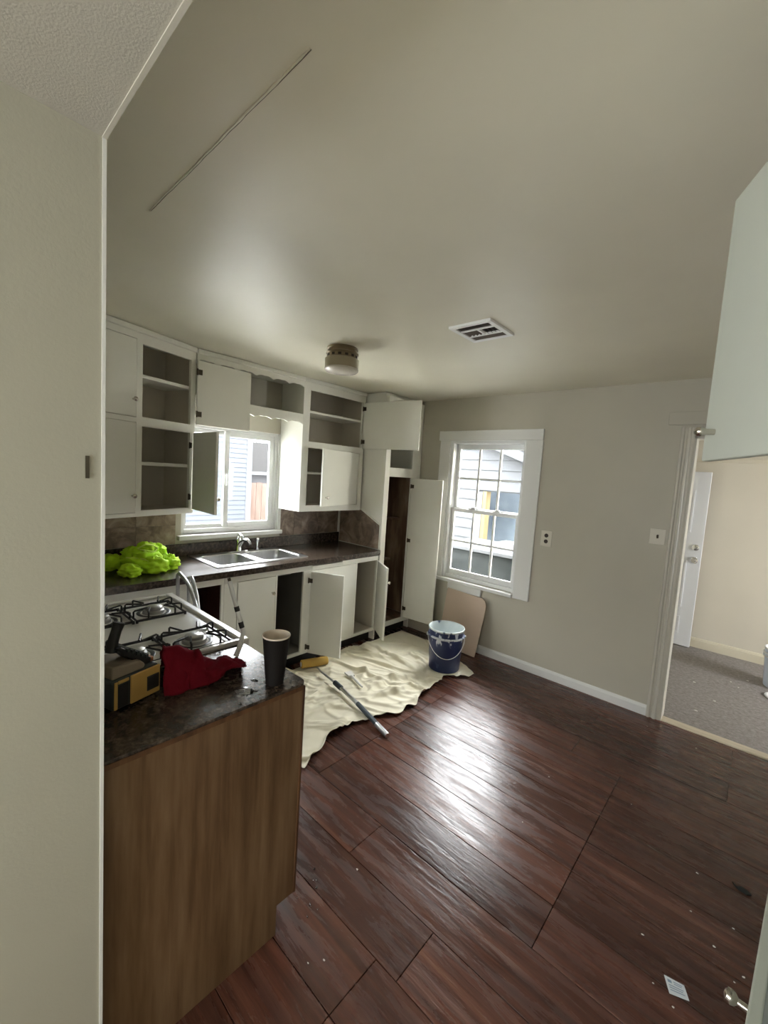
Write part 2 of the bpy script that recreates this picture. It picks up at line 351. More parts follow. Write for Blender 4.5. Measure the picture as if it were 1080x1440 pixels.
# rear wall with a small unseen window, added to brighten the back wall
m = MB(); m.box(XN-.12, 2.70, YREAR-.12, YREAR, 0, H); m.box(3.38, XR+.12, YREAR-.12, YREAR, 0, H); m.box(2.70, 3.38, YREAR-.12, YREAR, 0, 1.05); m.box(2.70, 3.38, YREAR-.12, YREAR, 1.85, H)
m.build('wall_rear', 'wall', kind='structure')
# ceilings
ce = B(-.12, XR+.12, YN, .12, H, H+.1).build('ceiling', 'ceiling', kind='structure', label='glossy warm grey painted ceiling with a cracked seam')
# cracked drywall seam: raised ragged lips each side of a dark slit
def ragged(y0, wdt, z0, z1, seed, x0=1.80, x1=2.62):
    n = 60; pts = []
    for k in range(n+1):
        x = x0+(x1-x0)*k/n; env = min(1, (x-x0)/.25)*min(1, (x1-x)/.03+.15)
        c = y0+.003*fbm(x*6, seed); h = wdt*env*(.55+.7*abs(noise.noise(Vector((x*23, seed, 0)))))
        pts.append((x, c-h, c+h))
    vs = []; fs = []
    for x, a, b in pts: vs += [(x, a, z0), (x, b, z0), (x, a, z1), (x, b, z1)]
    for k in range(n):
        i = 4*k; fs += [(i, i+1, i+5, i+4), (i+2, i+6, i+7, i+3), (i, i+4, i+6, i+2), (i+1, i+3, i+7, i+5)]
    return MB().add(vs, fs)
ragged(-3.062, .0008, H-.0025, H-.0001, 3).build('crack', mat_plain('crack_shadowed_plaster', (.16, .145, .12), .9), ce)
ragged(-3.0655, .0026, H-.004, H-.0001, 3).build('plaster_lip', 'ceiling', ce)
rc = B(XN-.12, XR+.12, YREAR, YN-.005, H2, H2+.14).build('ceiling_rear', 'popcorn', kind='structure', label='rough textured lower ceiling over the opening')
B(XN, XR, YN-.005, YN+.003, H2-.003, H).build('edge_strip', 'trim_wall', rc)
# baseboard, door casing, threshold
m = MB().prism([(0, 0), (-.016, 0), (-.016, .058), (-.010, .072), (0, .078)], 'x', .98, 2.868)
m.build('baseboard_back', 'trim', kind='structure', label='white baseboard with a chipped end below the sash window wall')
dr = thing('door_1', (OX0, 0, 0), kind='structure', label='open doorway with fluted casing to the next room')
def flute(x0, x1, sgn=1):      # casing section (x, y): two raised beads
    wd = x1-x0; pr = [(0, 0), (0, -.012), (.10, -.022), (.22, -.022), (.30, -.012), (.42, -.010), (.52, -.020), (.66, -.020), (.74, -.010), (.90, -.010), (1, -.006), (1, 0)]
    return [(x0+a*wd, b) if sgn > 0 else (x1-a*wd, b) for a, b in pr]
MB().prism(flute(2.868, 2.952), 'z', 0, OZ+.062).build('casing_side', 'trim_wall', dr)
MB().prism(flute(OX1-.002, OX1+.072, -1), 'z', 0, OZ+.062).build('casing_side', 'trim_wall', dr)
B(2.952, OX1, -.018, -.001, OZ, OZ+.06).build('casing_head', 'trim_wall', dr, bevel=.004)
m = MB(); m.box(OX0, OX0+.012, -.004, .125, 0, OZ); m.box(OX1-.012, OX1, -.004, .125, 0, OZ); m.box(OX0, OX1, -.004, .125, OZ-.012, OZ); m.build('jamb', 'trim_wall', dr)
B(2.787, 3.42, -.020, -.001, 2.127, 2.216).build('trim_1', 'wall', kind='structure', bevel=.003, label='flat painted board over the doorway casing')
B(OX0, OX1, 0.0, .085, -.055, .004).build('trim_2', 'thresh', kind='structure', bevel=.002, label='pale wood threshold strip in the doorway')

# sink window (window_1)
w1 = thing('window_1', (0, -1.78, WZ0), kind='structure', label='white sliding window over the sink')
X0, X1 = -.105, -.03
m = MB(); m.box(X0, X1, WY0, WY0+.035, WZ0, WZ1); m.box(X0, X1, WY1-.035, WY1, WZ0, WZ1); m.box(X0, X1, WY0+.035, WY1-.035, WZ0, WZ0+.04); m.box(X0, X1, WY0+.035, WY1-.035, WZ1-.03, WZ1)
m.build('window_frame', 'vinyl', w1, bevel=.003)
def sash(y0, y1, z0, z1, x0, x1, t, parent):
    m = MB(); m.box(x0, x1, y0, y0+t, z0, z1); m.box(x0, x1, y1-t, y1, z0, z1); m.box(x0, x1, y0+t, y1-t, z0, z0+t); m.box(x0, x1, y0+t, y1-t, z1-t, z1)
    s = m.build('sash', 'vinyl', parent, bevel=.003)
    B((x0+x1)/2-.003, (x0+x1)/2+.003, y0+t, y1-t, z0+t, z1-t).build('pane', 'glass', s); return s
sash(WY0+.035, -1.80, WZ0+.04, WZ1-.03, -.095, -.072, .032, w1)
s2 = sash(-1.855, WY1-.035, WZ0+.04, WZ1-.03, -.068, -.038, .042, w1)
m = MB().tube([(-.034, -1.835, 1.47), (-.018, -1.835, 1.48), (-.016, -1.835, 1.52), (-.018, -1.835, 1.56), (-.034, -1.835, 1.57)], .006); m.build('pull_latch', 'vinyl', s2, smooth=True)
B(-.03, .05, -2.245, -1.312, WZ0-.036, WZ0).build('window_sill', 'trim', w1, bevel=.004)
B(.0005, .014, WY1, -1.312, WZ0, WZ1+.015).build('side_casing', 'trim', w1, bevel=.003)
m = B(-.03, 0, WY1-.003, WY1-.0005, WZ0, WZ1); m.box(-.03, 0, WY0, WY1, WZ1-.003, WZ1-.0005); m.build('reveal', 'trim', w1)

# double hung window (window_2)
w2 = thing('window_2', (1.37, 0, DZ0), kind='structure', label='white six over six double hung sash window')
B(.842, 1.906, -.024, -.001, DZ1-.002, 2.122).build('casing_head', 'trim', w2, bevel=.004)
B(.858, DX0+.004, -.020, -.001, .652, DZ1-.002).build('casing_side', 'trim', w2, bevel=.004)
B(DX1-.004, 1.908, -.020, -.001, .617, DZ1-.002).build('casing_side', 'trim', w2, bevel=.004)
B(.915, DX1-.006, -.045, .03, .620, .653).build('stool', 'trim', w2, bevel=.005)
B(1.07, 1.445, -.018, -.001, .545, .619).build('apron', 'trim', w2, bevel=.003)
m = MB(); m.box(DX0, DX0+.03, .0, .115, .655, DZ1); m.box(DX1-.03, DX1, .0, .115, .655, DZ1); m.box(DX0+.03, DX1-.03, .0, .115, DZ1-.03, DZ1); m.box(DX0+.03, DX1-.03, .02, .115, .655, .69)
m.build('window_frame', 'vinyl', w2, bevel=.003)
def hung(y0, y1, z0, z1, tb, tt):
    x0, x1, t = DX0+.03, DX1-.03, .035
    m = MB(); m.box(x0, x0+t, y0, y1, z0, z1); m.box(x1-t, x1, y0, y1, z0, z1); m.box(x0+t, x1-t, y0, y1, z0, z0+tb); m.box(x0+t, x1-t, y0, y1, z1-tt, z1)
    s = m.build('sash', 'vinyl', w2, bevel=.003); ym = (y0+y1)/2
    gx0, gx1, gz0, gz1 = x0+t, x1-t, z0+tb, z1-tt
    for k in (1, 2):
        xm = gx0+(gx1-gx0)*k/3; B(xm-.009, xm+.009, ym-.011, ym+.011, gz0, gz1).build('muntin', 'vinyl', s)
    zm = (gz0+gz1)/2; m = MB()
    for k in range(3): m.box(gx0+(gx1-gx0)*k/3+(.009 if k else 0), gx0+(gx1-gx0)*(k+1)/3-(.009 if k < 2 else 0), ym-.010, ym+.010, zm-.009, zm+.009)
    m.build('muntin', 'vinyl', s)
    for i in range(3):
        for j in range(2):
            xa = gx0+(gx1-gx0)*i/3; xb = gx0+(gx1-gx0)*(i+1)/3; za = gz0 if j == 0 else zm; zb = zm if j == 0 else gz1
            B(xa, xb, ym-.002, ym+.002, za, zb).build('pane', 'glass', s)
    return s
hung(.078, .104, 1.335, DZ1-.03, .04, .05)
lo = hung(.045, .071, .69, 1.362, .05, .035)
for x in (1.24, 1.50):
    m = B(x-.035, x+.035, .048, .070, 1.362, 1.374); m.box(x-.012, x+.028, .050, .066, 1.374, 1.386); m.build('sash_lock', 'vinyl', lo, bevel=.003)

# next room beyond the doorway
FZ = -.10; FY = 2.385
B(2.05, 6.4, .12, FY, FZ-.06, FZ).build('floor_next_room', 'carpet', kind='structure', label='worn grey carpet in the next room')
B(2.0, 6.5, FY, FY+.12, FZ-.06, H).build('wall_far', mat_paint('next_room_cream_paint', (0.70, 0.645, 0.54), 0.6, 0.05, 60, 0.02), kind='structure', label='cream wall of the next room')
B(1.93, 2.05, .12, FY, FZ-.06, H).build('wall_next_left', 'wall', kind='structure')
m = MB(); m.box(6.4, 6.52, .12, .75, FZ-.06, H); m.box(6.4, 6.52, 1.75, FY, FZ-.06, H); m.box(6.4, 6.52, .75, 1.75, FZ-.06, .75); m.box(6.4, 6.52, .75, 1.75, 1.75, H)
m.build('wall_next_right', 'wall', kind='structure')
B(1.93, 6.52, .12, FY+.12, H, H+.1).build('ceiling_next_room', 'popcorn', kind='structure')
MB().prism([(FY, FZ), (FY-.016, FZ), (FY-.016, FZ+.085), (FY-.008, FZ+.105), (FY, FZ+.11)], 'x', 2.05, 6.4).build('baseboard_far', mat_plain('next_room_base_cream', (0.66, 0.60, 0.46), 0.4), kind='structure', label='cream baseboard of the next room')
B(2.05, 6.4, FY-.014, FY, 2.018, 2.062).build('trim_3', mat_plain('next_room_rail_cream', (0.68, 0.62, 0.50), 0.4), kind='structure', bevel=.004, label='cream picture rail on the far wall')

# ================================================================== cabinets
def knob(p, d, parent, r=.014):
    MB().lathe([(.006, 0), (.006, .014), (r*.8, .018), (r, .024), (r*.92, .030), (r*.5, .034), (.0005, .035)], p, d, 16).build('knob', 'knob', parent, smooth=True)
def hinge_at(p, q, z, parent, t=.0):   # leaf hinge at plan point p, leaf along p->q
    p = Vector(p); q = Vector(q); d = (q-p).normalized()
    m = MB().cyl((p.x, p.y, z-.022), (p.x, p.y, z+.022), .006, n=10)
    a = p+d*.004; b = p+d*.034; m.slab((a.x, a.y), (b.x, b.y), .003, z-.018, z+.018)
    return m.build('hinge', 'hinge', parent, smooth=True)
def door_slab(parent, hp, fp, z0, z1, t=.019, name='door', mat='cab', label=None):
    return MB().slab(hp, fp, t, z0, z1).build(name, mat, parent, bevel=.003, label=label)

# --- left wall cabinet, turned toward the room
A = Vector((.521, -2.862)); Bp = Vector((.33, -2.27)); L1 = (Bp-A).length; sd = (Bp-A)/L1; nd = Vector((sd.y, -sd.x))
MX1 = Matrix(((sd.x, nd.x, 0, A.x), (sd.y, nd.y, 0, A.y), (0, 0, 1, 0), (0, 0, 0, 1)))   # local (s, depth outward, z)
def W1(s, d): v = A+sd*s+nd*d; return (v.x, v.y)
c1 = thing('wall_cabinet', (.3, -2.6, 1.288), 'white wall cabinet beside the sink window with two open shelf bays', 'cabinet', 'wall cabinets above the sink counter')
S0, S1 = -.30, L1
m = MB(MX1); m.box(S0, S1, -.296, -.284, 1.288, H-.002); m.box(S0, S0+.015, -.284, -.02, 1.288, H-.002); m.box(S1-.015, S1, -.284, -.02, 1.288, H-.002)
m.box(S0+.015, S1-.015, -.284, -.02, 1.288, 1.322); m.box(S0+.015, S1-.015, -.284, -.02, 1.862, 1.900); m.box(S0+.015, S1-.015, -.284, -.02, H-.03, H-.002); m.box(.198, .212, -.284, -.02, 1.322, H-.03)
m.build('carcass', 'cab_in', c1)
m = MB(MX1)
for a in ((S0, S0+.03, 1.288, H-.03), (.190, .228, 1.288, H-.03), (.584, S1, 1.288, H-.03), (.228, .584, 1.288, 1.327), (.228, .584, 1.850, 1.908), (.228, .584, 2.345, H-.03), (S0+.03, .19, 1.288, 1.312), (S0+.03, .19, 1.871, 1.900), (S0+.03, .19, 2.366, H-.03)):
    m.box(a[0], a[1], -.02, 0, a[2], a[3])
m.build('face_frame', 'cab', c1)
MB(MX1).box(S0, S1, -.02, .016, H-.034, H-.002).build('crown', 'cab', c1, bevel=.006)
for z in (2.160, 1.622): MB(MX1).box(.212, S1-.015, -.284, -.024, z-.012, z+.010).build('shelf', 'cab', c1, bevel=.002)
for z0, z1, kz in ((1.903, 2.363, 2.006), (1.315, 1.868, 1.420)):
    d = MB(MX1).box(S0+.033, .187, -.016, .003, z0, z1).build('door', 'cab', c1, bevel=.003)
    p = W1(.166, .003); knob((p[0], p[1], kz), (nd.x, nd.y, 0), d)
# upper door folded right back over the window
d = door_slab(c1, (.356, -2.268), (.356, -1.861), 1.912, 2.352)
for z in (2.272, 1.985): hinge_at((.362, -2.272), (.375, -1.9), z, d)
# lower door standing open toward the room
d = door_slab(c1, (.340, -2.284), (.730, -2.306), 1.318, 1.852)
for z in (1.765, 1.405): hinge_at((.338, -2.304), (.70, -2.33), z, d)
knob((.690, -2.284, 1.415), (.05, 1, 0), d, .012)

# --- open shelf with scalloped valances over the window
c2 = thing('valance_shelf', (.16, -1.8, 2.04), 'open shelf with scalloped white valance boards above the sink window', 'shelf')
def scallop(y0, y1, ztop, zlow, amp, flip=1):
    n = 90; pts = []
    for k in range(n+1):
        y = y0+(y1-y0)*k/n; ph = (y-y1)/.155
        f = ph % 1.0
        s_ = math.sin(PI*f)*.75+.25*(1 if .42 < f < .58 else 0)*0 + .30*abs(math.sin(2*PI*f))
        pts.append((y, zlow+flip*amp*s_))
    return [(y1, ztop), (y0, ztop)]+pts
MB().prism(scallop(-2.262, -1.341, H-.03, 2.348, .020), 'x', .312, .330).build('valance', 'cab', c2)
MB().prism(scallop(-2.262, -1.341, 2.122, 2.036, .018), 'x', .312, .330).build('valance', 'cab', c2)
B(.004, .311, -2.262, -1.341, 2.100, 2.122).build('shelf', 'cab', c2)
B(.004, .346, -2.262, -1.341, H-.034, H-.002).build('crown', 'cab', c2, bevel=.006)
# --- right wall cabinet
c3 = thing('wall_cabinet', (.16, -.97, 1.275), 'white wall cabinet between window and pantry with its upper door standing wide open', 'cabinet', 'wall cabinets above the sink counter')
YA, YB = -1.338, -.590
m = MB(); m.box(.004, .014, YA, YB, 1.275, H-.002); m.box(.014, .31, YA, YA+.016, 1.275, H-.002); m.box(.014, .31, YB-.016, YB, 1.275, H-.002)
m.box(.014, .31, YA+.016, YB-.016, 1.275, 1.325); m.box(.014, .31, YA+.016, YB-.016, 1.850, 1.890); m.box(.014, .31, YA+.016, YB-.016, H-.03, H-.002)
m.build('carcass', 'cab_in', c3)
B(.004, .331, YA-.006, YA-.0005, 1.275, H-.034).build('side_panel', 'cab', c3)
m = MB()
for a in ((YA, -1.272, 1.275, H-.03), (-.632, YB, 1.275, H-.03), (-1.272, -.632, 1.275, 1.330), (-1.272, -.632, 1.842, 1.897), (-1.272, -.632, 2.340, H-.03)): m.box(.31, .33, a[0], a[1], a[2], a[3])
m.build('face_frame', 'cab', c3)
B(.31, .346, YA, YB, H-.034, H-.002).build('crown', 'cab', c3, bevel=.006)
for z in (2.158, 1.620): B(.014, .306, YA+.016, YB-.016, z-.010, z+.010).build('shelf', 'cab', c3, bevel=.002)
d = door_slab(c3, (.345, -.626), (.972, -.528), 1.888, 2.338)
for z in (2.275, 1.955): hinge_at((.347, -.640), (.9, -.556), z, d)
MB().slab((.978, -.527), (.972, -.507), .0, 1.888, 2.338)
d = door_slab(c3, (.316, -.634), (.505, -1.236), 1.334, 1.838, t=-.019)
knob((.506, -1.195, 1.415), (.95, .30, 0), d)

# --- tall pantry cabinet in the corner
c4 = thing('pantry_cabinet', (.31, -.29, 0), 'tall white pantry cabinet in the corner with bare brown wood inside', 'cabinet')
PY0, PY1, PX = -.566, -.012, .62
m = MB(); m.box(.004, PX-.02, PY0, PY0+.016, .0, H-.04); m.box(.004, PX-.02, PY1-.012, PY1, .0, H-.04); m.box(.004, PX-.02, PY0+.016, PY1-.012, H-.06, H-.04)
m.build('carcass', 'cab', c4)
m = MB(); m.box(.006, .016, PY0+.017, PY1-.013, .10, H-.062); m.box(.017, PX-.021, PY0+.017, PY0+.023, .145, 1.66); m.box(.017, PX-.021, PY1-.019, PY1-.013, .145, 1.66)
m.box(.017, PX-.021, PY0+.024, PY1-.020, .11, .143); m.box(.017, PX-.021, PY0+.024, PY1-.020, 1.64, 1.68)
m.build('lining', 'pantry_in', c4)
m = MB(); m.box(.017, .40, PY0+.024, PY1-.020, 1.17, 1.188); m.build('shelf', 'pantry_in', c4)
m = MB(); m.box(.017, .30, PY0+.024, PY1-.020, .70, .718); m.build('shelf', 'pantry_in', c4)
m = MB()
for a in ((PY0, -.498, .10, H-.04), (-.152, PY1, .10, H-.04), (-.498, -.152, .10, .146), (-.498, -.152, 1.632, 1.722), (-.498, -.152, 2.30, H-.04)): m.box(PX-.02, PX, a[0], a[1], a[2], a[3])
m.build('face_frame', 'cab', c4, bevel=.002)
B(.03, .57, PY0, PY1, H-.04, H-.002).build('top_filler', 'cab', c4)
B(.05, .55, PY0+.02, PY1-.02, 0, .099).build('toe_kick', 'dark', c4)
m = MB().prism([(.004, 1.010), (.600, 1.010-.09), (.600, 1.150), (.335, 1.277), (.004, 1.277)], 'y', PY0-.006, PY0-.0005); 
m = MB().prism([(.022, .918), (.590, .918), (.590, 1.150), (.335, 1.277), (.022, 1.277)], 'y', PY0-.006, PY0-.0005); m.build('splash_sheet', 'stone', c4, label='brown stone print splash sheet')
m = MB(); m.prism([(.335, 1.277), (.335, 1.290), (.604, 1.163), (.604, 1.150)], 'y', PY0-.012, PY0-.0005); m.build('edge_moulding', 'cab', c4)
d = door_slab(c4, (.626, -.150), (.985, -.112), .150, 1.628, label='plain tall white door')
for z in (1.545, .98, .25): hinge_at((.630, -.163), (.95, -.13), z, d)

# --- base cabinets along the sink wall (face x = .61)
FX = .61
def base_unit(y0, y1, label, inner):
    c = thing('base_cabinet', (.3, (y0+y1)/2, 0), label, 'cabinet', 'base cabinets under the sink counter')
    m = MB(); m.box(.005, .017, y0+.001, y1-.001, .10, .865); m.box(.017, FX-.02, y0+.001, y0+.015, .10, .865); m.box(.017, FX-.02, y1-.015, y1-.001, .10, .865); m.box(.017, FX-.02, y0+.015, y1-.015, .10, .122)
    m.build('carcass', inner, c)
    B(.05, .545, y0+.001, y1-.001, 0, .099).build('toe_kick', 'dark', c); return c
def frame(c, items):
    m = MB()
    for a in items: m.box(FX-.02, FX, a[0], a[1], a[2], a[3])
    m.build('face_frame', 'cab', c, bevel=.0015)
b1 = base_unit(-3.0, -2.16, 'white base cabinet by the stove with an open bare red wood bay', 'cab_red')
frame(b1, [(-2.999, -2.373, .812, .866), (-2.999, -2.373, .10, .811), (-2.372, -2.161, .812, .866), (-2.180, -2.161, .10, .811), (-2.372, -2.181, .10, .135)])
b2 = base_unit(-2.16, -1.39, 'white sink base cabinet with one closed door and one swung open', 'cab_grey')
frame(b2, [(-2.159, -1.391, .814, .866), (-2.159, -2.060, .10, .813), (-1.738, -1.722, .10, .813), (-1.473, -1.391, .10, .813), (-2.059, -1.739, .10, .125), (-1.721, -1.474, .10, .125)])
d = B(FX-.017, FX+.003, -2.057, -1.741, .128, .810).build('door', 'cab', b2, bevel=.003); knob((FX+.003, -1.769, .686), (1, 0, 0), d)
d = door_slab(b2, (.622, -1.408), (.885, -1.276), .105, .806)
for z in (.735, .165): hinge_at((.626, -1.430), (.88, -1.30), z, d)
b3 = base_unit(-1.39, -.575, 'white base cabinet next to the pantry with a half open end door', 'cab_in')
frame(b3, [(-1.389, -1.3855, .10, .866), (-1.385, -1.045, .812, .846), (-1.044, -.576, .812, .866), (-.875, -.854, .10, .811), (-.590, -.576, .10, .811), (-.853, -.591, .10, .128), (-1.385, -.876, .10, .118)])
d = B(FX-.017, FX+.003, -1.384, -.877, .120, .809).build('door', 'cab', b3, bevel=.003); knob((FX+.003, -1.35, .68), (1, 0, 0), d)
d = door_slab(b3, (.616, -.588), (.895, -.765), .130, .808, t=.019)
knob((.880, -.732, .665), (.535, .845, 0), d)

# --- worktop with sink cut-out, upstand, splash tiles
SX0, SX1, SY0, SY1 = .075, .505, -2.15, -1.405
def slab_poly(m, pts): m.prism(pts, 'z', .868, .912)
m = MB(); m.box(.003, .64, -3.285, SY0, .868, .912); m.box(.003, SX0, SY0, SY1, .868, .912); m.box(SX1, .64, SY0, SY1, .868, .912)
m.prism([(.003, SY1), (.64, SY1), (.655, SY1), (.655, -.605), (.640, -.585), (.003, -.575)], 'z', .868, .912)
m2 = MB(); m2.box(.003, SX0, -3.285, SY1, .868, .912)
m = MB(); m.box(.003, .655, -3.285, SY0, .868, .912); m.box(.003, SX0, SY0, SY1, .868, .912); m.box(SX1, .655, SY0, SY1, .868, .912)
m.prism([(.003, SY1), (.655, SY1), (.655, -.612), (.636, -.578), (.003, -.574)], 'z', .868, .912)
wt = m.build('worktop', 'lam', label='long dark mottled laminate worktop holding the sink', cat='worktop')
B(.655, .6565, -3.285, -.63, .874, .906).build('edge_strip', 'lam', wt)
B(.003, .022, -3.285, -.575, .912, 1.008).build('upstand', 'lam', wt, bevel=.004)
def splash(name, y0, y1, z0, z1, ys, zs, label):
    b = B(.001, .004, y0, y1, z0, z1).build(name, 'grout', label=label, cat='splashback')
    ys = [y0]+ys+[y1]; zs = [z0]+zs+[z1]
    for i in range(len(ys)-1):
        for j in range(len(zs)-1):
            t = B(.004, .0075, ys[i]+.0012, ys[i+1]-.0012, zs[j]+.0012, zs[j+1]-.0012).build('tile', 'stone', b)
    return b
splash('stone_splashback', -3.28, -2.258, 1.010, 1.275, [-3.13, -2.835, -2.535], [1.155], 'brown stone print splash tiles behind the lime garment')
splash('stone_splashback', -1.308, -.580, 1.010, 1.272, [-1.155, -.86], [], 'brown stone print splash tiles under the right wall cabinet')
B(.008, .018, -.592, -.576, 1.010, 1.272).build('trim_4', 'cab', kind='structure', label='thin white corner strip between the splash tiles')

# --- stainless double bowl sink
sk = thing('kitchen_sink', (.28, -1.78, .75), 'stainless steel double bowl sink set in the dark worktop', 'sink')
def rrect(cx, cy, hx, hy, r, z, n=8):
    pts = []
    for q, (sx_, sy_) in enumerate(((1, 1), (-1, 1), (-1, -1), (1, -1))):
        for k in range(n+1):
            a = PI/2*q+PI/2*k/n; pts.append((cx+sx_*(hx-r)+r*math.cos(a), cy+sy_*(hy-r)+r*math.sin(a), z))
    return pts
m = MB(); RX0, RX1, RY0, RY1 = .045, .535, -2.175, -1.375
def ring(m, l0, l1):
    n = len(l0); m.add(list(l0)+list(l1), [(i, (i+1) % n, n+(i+1) % n, n+i) for i in range(n)])
ym = -1.79
for (ya, yb, by0, by1) in ((RY0, ym, -2.137, -1.812), (ym, RY1, -1.768, -1.413)):
    cx, cy = (RX0+RX1)/2, (ya+yb)/2
    o1 = rrect(cx, cy, (RX1-RX0)/2, (yb-ya)/2, .004, .9185)
    bx0, bx1 = .135, .497; bcx, bcy, hx, hy = (bx0+bx1)/2, (by0+by1)/2, (bx1-bx0)/2, (by1-by0)/2
    i0 = rrect(bcx, bcy, hx, hy, .055, .9215); i1 = rrect(bcx, bcy, hx-.006, hy-.006, .05, .914); i2 = rrect(bcx, bcy, hx-.018, hy-.018, .05, .785); i3 = rrect(bcx, bcy, hx-.05, hy-.05, .045, .757); i4 = rrect(bcx, bcy, .02, .02, .019, .753)
    o0 = rrect(cx, cy, (RX1-RX0)/2, (yb-ya)/2, .004, .9125)
    for a, b in ((o0, o1), (o1, i0), (i0, i1), (i1, i2), (i2, i3), (i3, i4)): ring(m, a, b)
m.build('basin', 'steel', sk, smooth=50, recalc=False)
for y in (-1.9745, -1.5905):
    MB().lathe([(.0, .0), (.038, .0), (.042, .004), (.034, .006), (.0, .004)], (.316, y, .7535), n=20).build('drain', 'chrome', sk, smooth=True)
fc = thing('sink_faucet', (.095, -1.775, .92), 'chrome single lever faucet standing on the sink rim', 'faucet')
m = MB().prism([(.095+.032*math.cos(t*PI/12), -1.775+.10*math.sin(t*PI/12)) for t in range(24)], 'z', .9195, .930); m.build('base_plate', 'chrome', fc, bevel=.003)
m = MB().lathe([(.028, .930), (.026, .95), (.022, .99), (.024, 1.02), (.021, 1.035), (.001, 1.04)], (.095, -1.775, 0), n=18); m.build('body', 'chrome', fc, smooth=True)
MB().tube([(.10, -1.775, .965), (.13, -1.772, 1.005), (.165, -1.768, 1.030), (.205, -1.762, 1.035), (.235, -1.758, 1.020), (.245, -1.756, 1.002)], [.018, .017, .016, .015, .014, .013], 12).build('spout', 'chrome', fc, smooth=True)
MB().tube([(.095, -1.775, 1.035), (.085, -1.777, 1.058), (.105, -1.777, 1.072), (.14, -1.776, 1.066), (.160, -1.775, 1.052)], [.014, .012, .009, .008, .006], 10).build('lever', 'chrome', fc, smooth=True)
sp = thing('side_sprayer', (.095, -1.60, .92), 'chrome side sprayer next to the faucet', 'sprayer')
MB().lathe([(.022, .9195), (.022, .926), (.013, .93), (.012, .95)], (.095, -1.60, 0), n=16).build('holder', 'chrome', sp, smooth=True)
MB().tube([(.095, -1.60, .945), (.095, -1.60, .985), (.098, -1.60, 1.005), (.108, -1.60, 1.02)], [.010, .013, .016, .012], 12).build('spray_head', 'chrome', sp, smooth=True)

# ================================================================== gas stove
st = thing('gas_stove', (1.39, -2.97, 0), 'white four burner gas stove with black wire grates', 'stove')
QX0, QX1, QY0, QY1 = .985, 1.792, -3.285, -2.655
B(QX0, QX1, QY0, QY1, .02, .885).build('body', 'enamel', st, bevel=.006)
m = MB(); m.box(QX0, QX1, QY0, QY1-.03, .886, .912); m.build('cooktop', 'enamel', st, bevel=.004)
m = MB(); m.box(QX0-.004, QX1+.002, QY1-.034, QY1+.004, .887, .926); m.build('front_rim', 'enamel', st, bevel=.008)
B(QX1-.020, QX1+.002, QY0, QY1-.036, .913, .928).build('side_rim', 'enamel', st, bevel=.005); B(QX0-.004, QX0+.016, QY0, QY1-.036, .913, .926).build('side_rim', 'enamel', st, bevel=.005)
B(QX0, QX1, QY0, QY0+.05, .913, 1.07).build('backguard', 'enamel', st, bevel=.006)
B(QX0+.06, QX1-.06, QY1, QY1+.022, .22, .70).build('oven_door', 'enamel', st, bevel=.006)
for k in range(4): MB().lathe([(.022, 0), (.020, .02), (.0, .022)], (1.10+.19*k, QY1, .80), (0, 1, 0), 16).build('control_knob', 'tool_black', st, smooth=True)
def grate(cx, cy, hx, hy):
    zf, zt = .922, .955; g = MB(); r = .0042
    cs = [(cx-hx, cy-hy), (cx+hx, cy-hy), (cx+hx, cy+hy), (cx-hx, cy+hy)]
    g.tube([(x, y, zf) for x, y in cs], .006, 6, closed=True)
    o = g.build('grate', 'black_iron', st, smooth=True)
    dirs = [((cx-hx, cy), (1, 0)), ((cx+hx, cy), (-1, 0)), ((cx, cy-hy), (0, 1)), ((cx, cy+hy), (0, -1))]
    for (x, y), (dx, dy) in dirs:
        for off in (-.5, .5):
            ox, oy = (0, off*hy*1.1) if dx else (off*hx*1.1, 0)
            t = .62*(hx if dx else hy)
            MB().tube([(x+ox, y+oy, zf), (x+ox, y+oy, zt-.004), (x+ox+dx*.006, y+oy+dy*.006, zt), (x+ox*.55+dx*t, y+oy*.55+dy*t, zt-.002)], r, 6).build('grate_finger', 'black_iron', o, smooth=True)
    for px, py in cs: MB().cyl((px, py, .912), (px, py, zf+.004), .006, n=8).build('grate_foot', 'black_iron', o)
def burner(cx, cy, r=.037):
    b = MB().lathe([(.075, .9125), (.072, .9145), (.058, .9135), (.050, .913)], (cx, cy, 0), n=28).build('drip_bowl', 'black_iron', st, smooth=True)
    MB().lathe([(.048, .913), (.046, .926), (.036, .929), (r, .932), (r, .940), (r-.006, .944), (.0, .945)], (cx, cy, 0), n=24).build('burner_cap', 'burner_base', b, smooth=True)
for gx in (1.208, 1.660):
    for gy, hy in ((-2.828, .106), (-3.055, .106)):
        B(gx-.098, gx+.098, gy-hy+.012, gy+hy-.012, .9122, .9134).build('burner_pan', 'enamel', st)
        burner(gx, gy); grate(gx, gy, .108, hy)

# ================================================================== end cabinet with plywood side
ec = thing('end_cabinet', (2.01, -3.0, 0), 'base cabinet with a worn oak veneer side panel beside the stove', 'cabinet')
EX0, EX1, EY0, EY1 = 1.803, 2.225, -3.296, -2.690
B(EX0, EX1-.02, EY0, EY1-.02, .10, .866).build('carcass', 'panel', ec)
MB().prism([(EY0, 0), (EY1-.075, 0), (EY1-.075, .112), (EY1, .112), (EY1, .903), (EY0, .903)], 'x', EX1-.019, EX1).build('side_panel', 'panel', ec, bevel=.002)
B(EX1-.022, EX1+.003, EY1-.008, EY1+.003, .112, .9).build('corner_edge', 'panel_edge', ec, bevel=.003)
B(EX1, EX1+.003, EY0, EY1-.01, .888, .9028).build('top_edge_band', 'panel_edge', ec)
B(EX0, EX1-.02, EY0+.02, EY1-.08, 0, .099).build('toe_kick', 'dark', ec)
d = B(EX0+.02, EX1-.04, EY1-.019, EY1, .13, .66).build('door', 'panel', ec, bevel=.003); knob((EX0+.06, EY1, .60), (0, 1, 0), d)
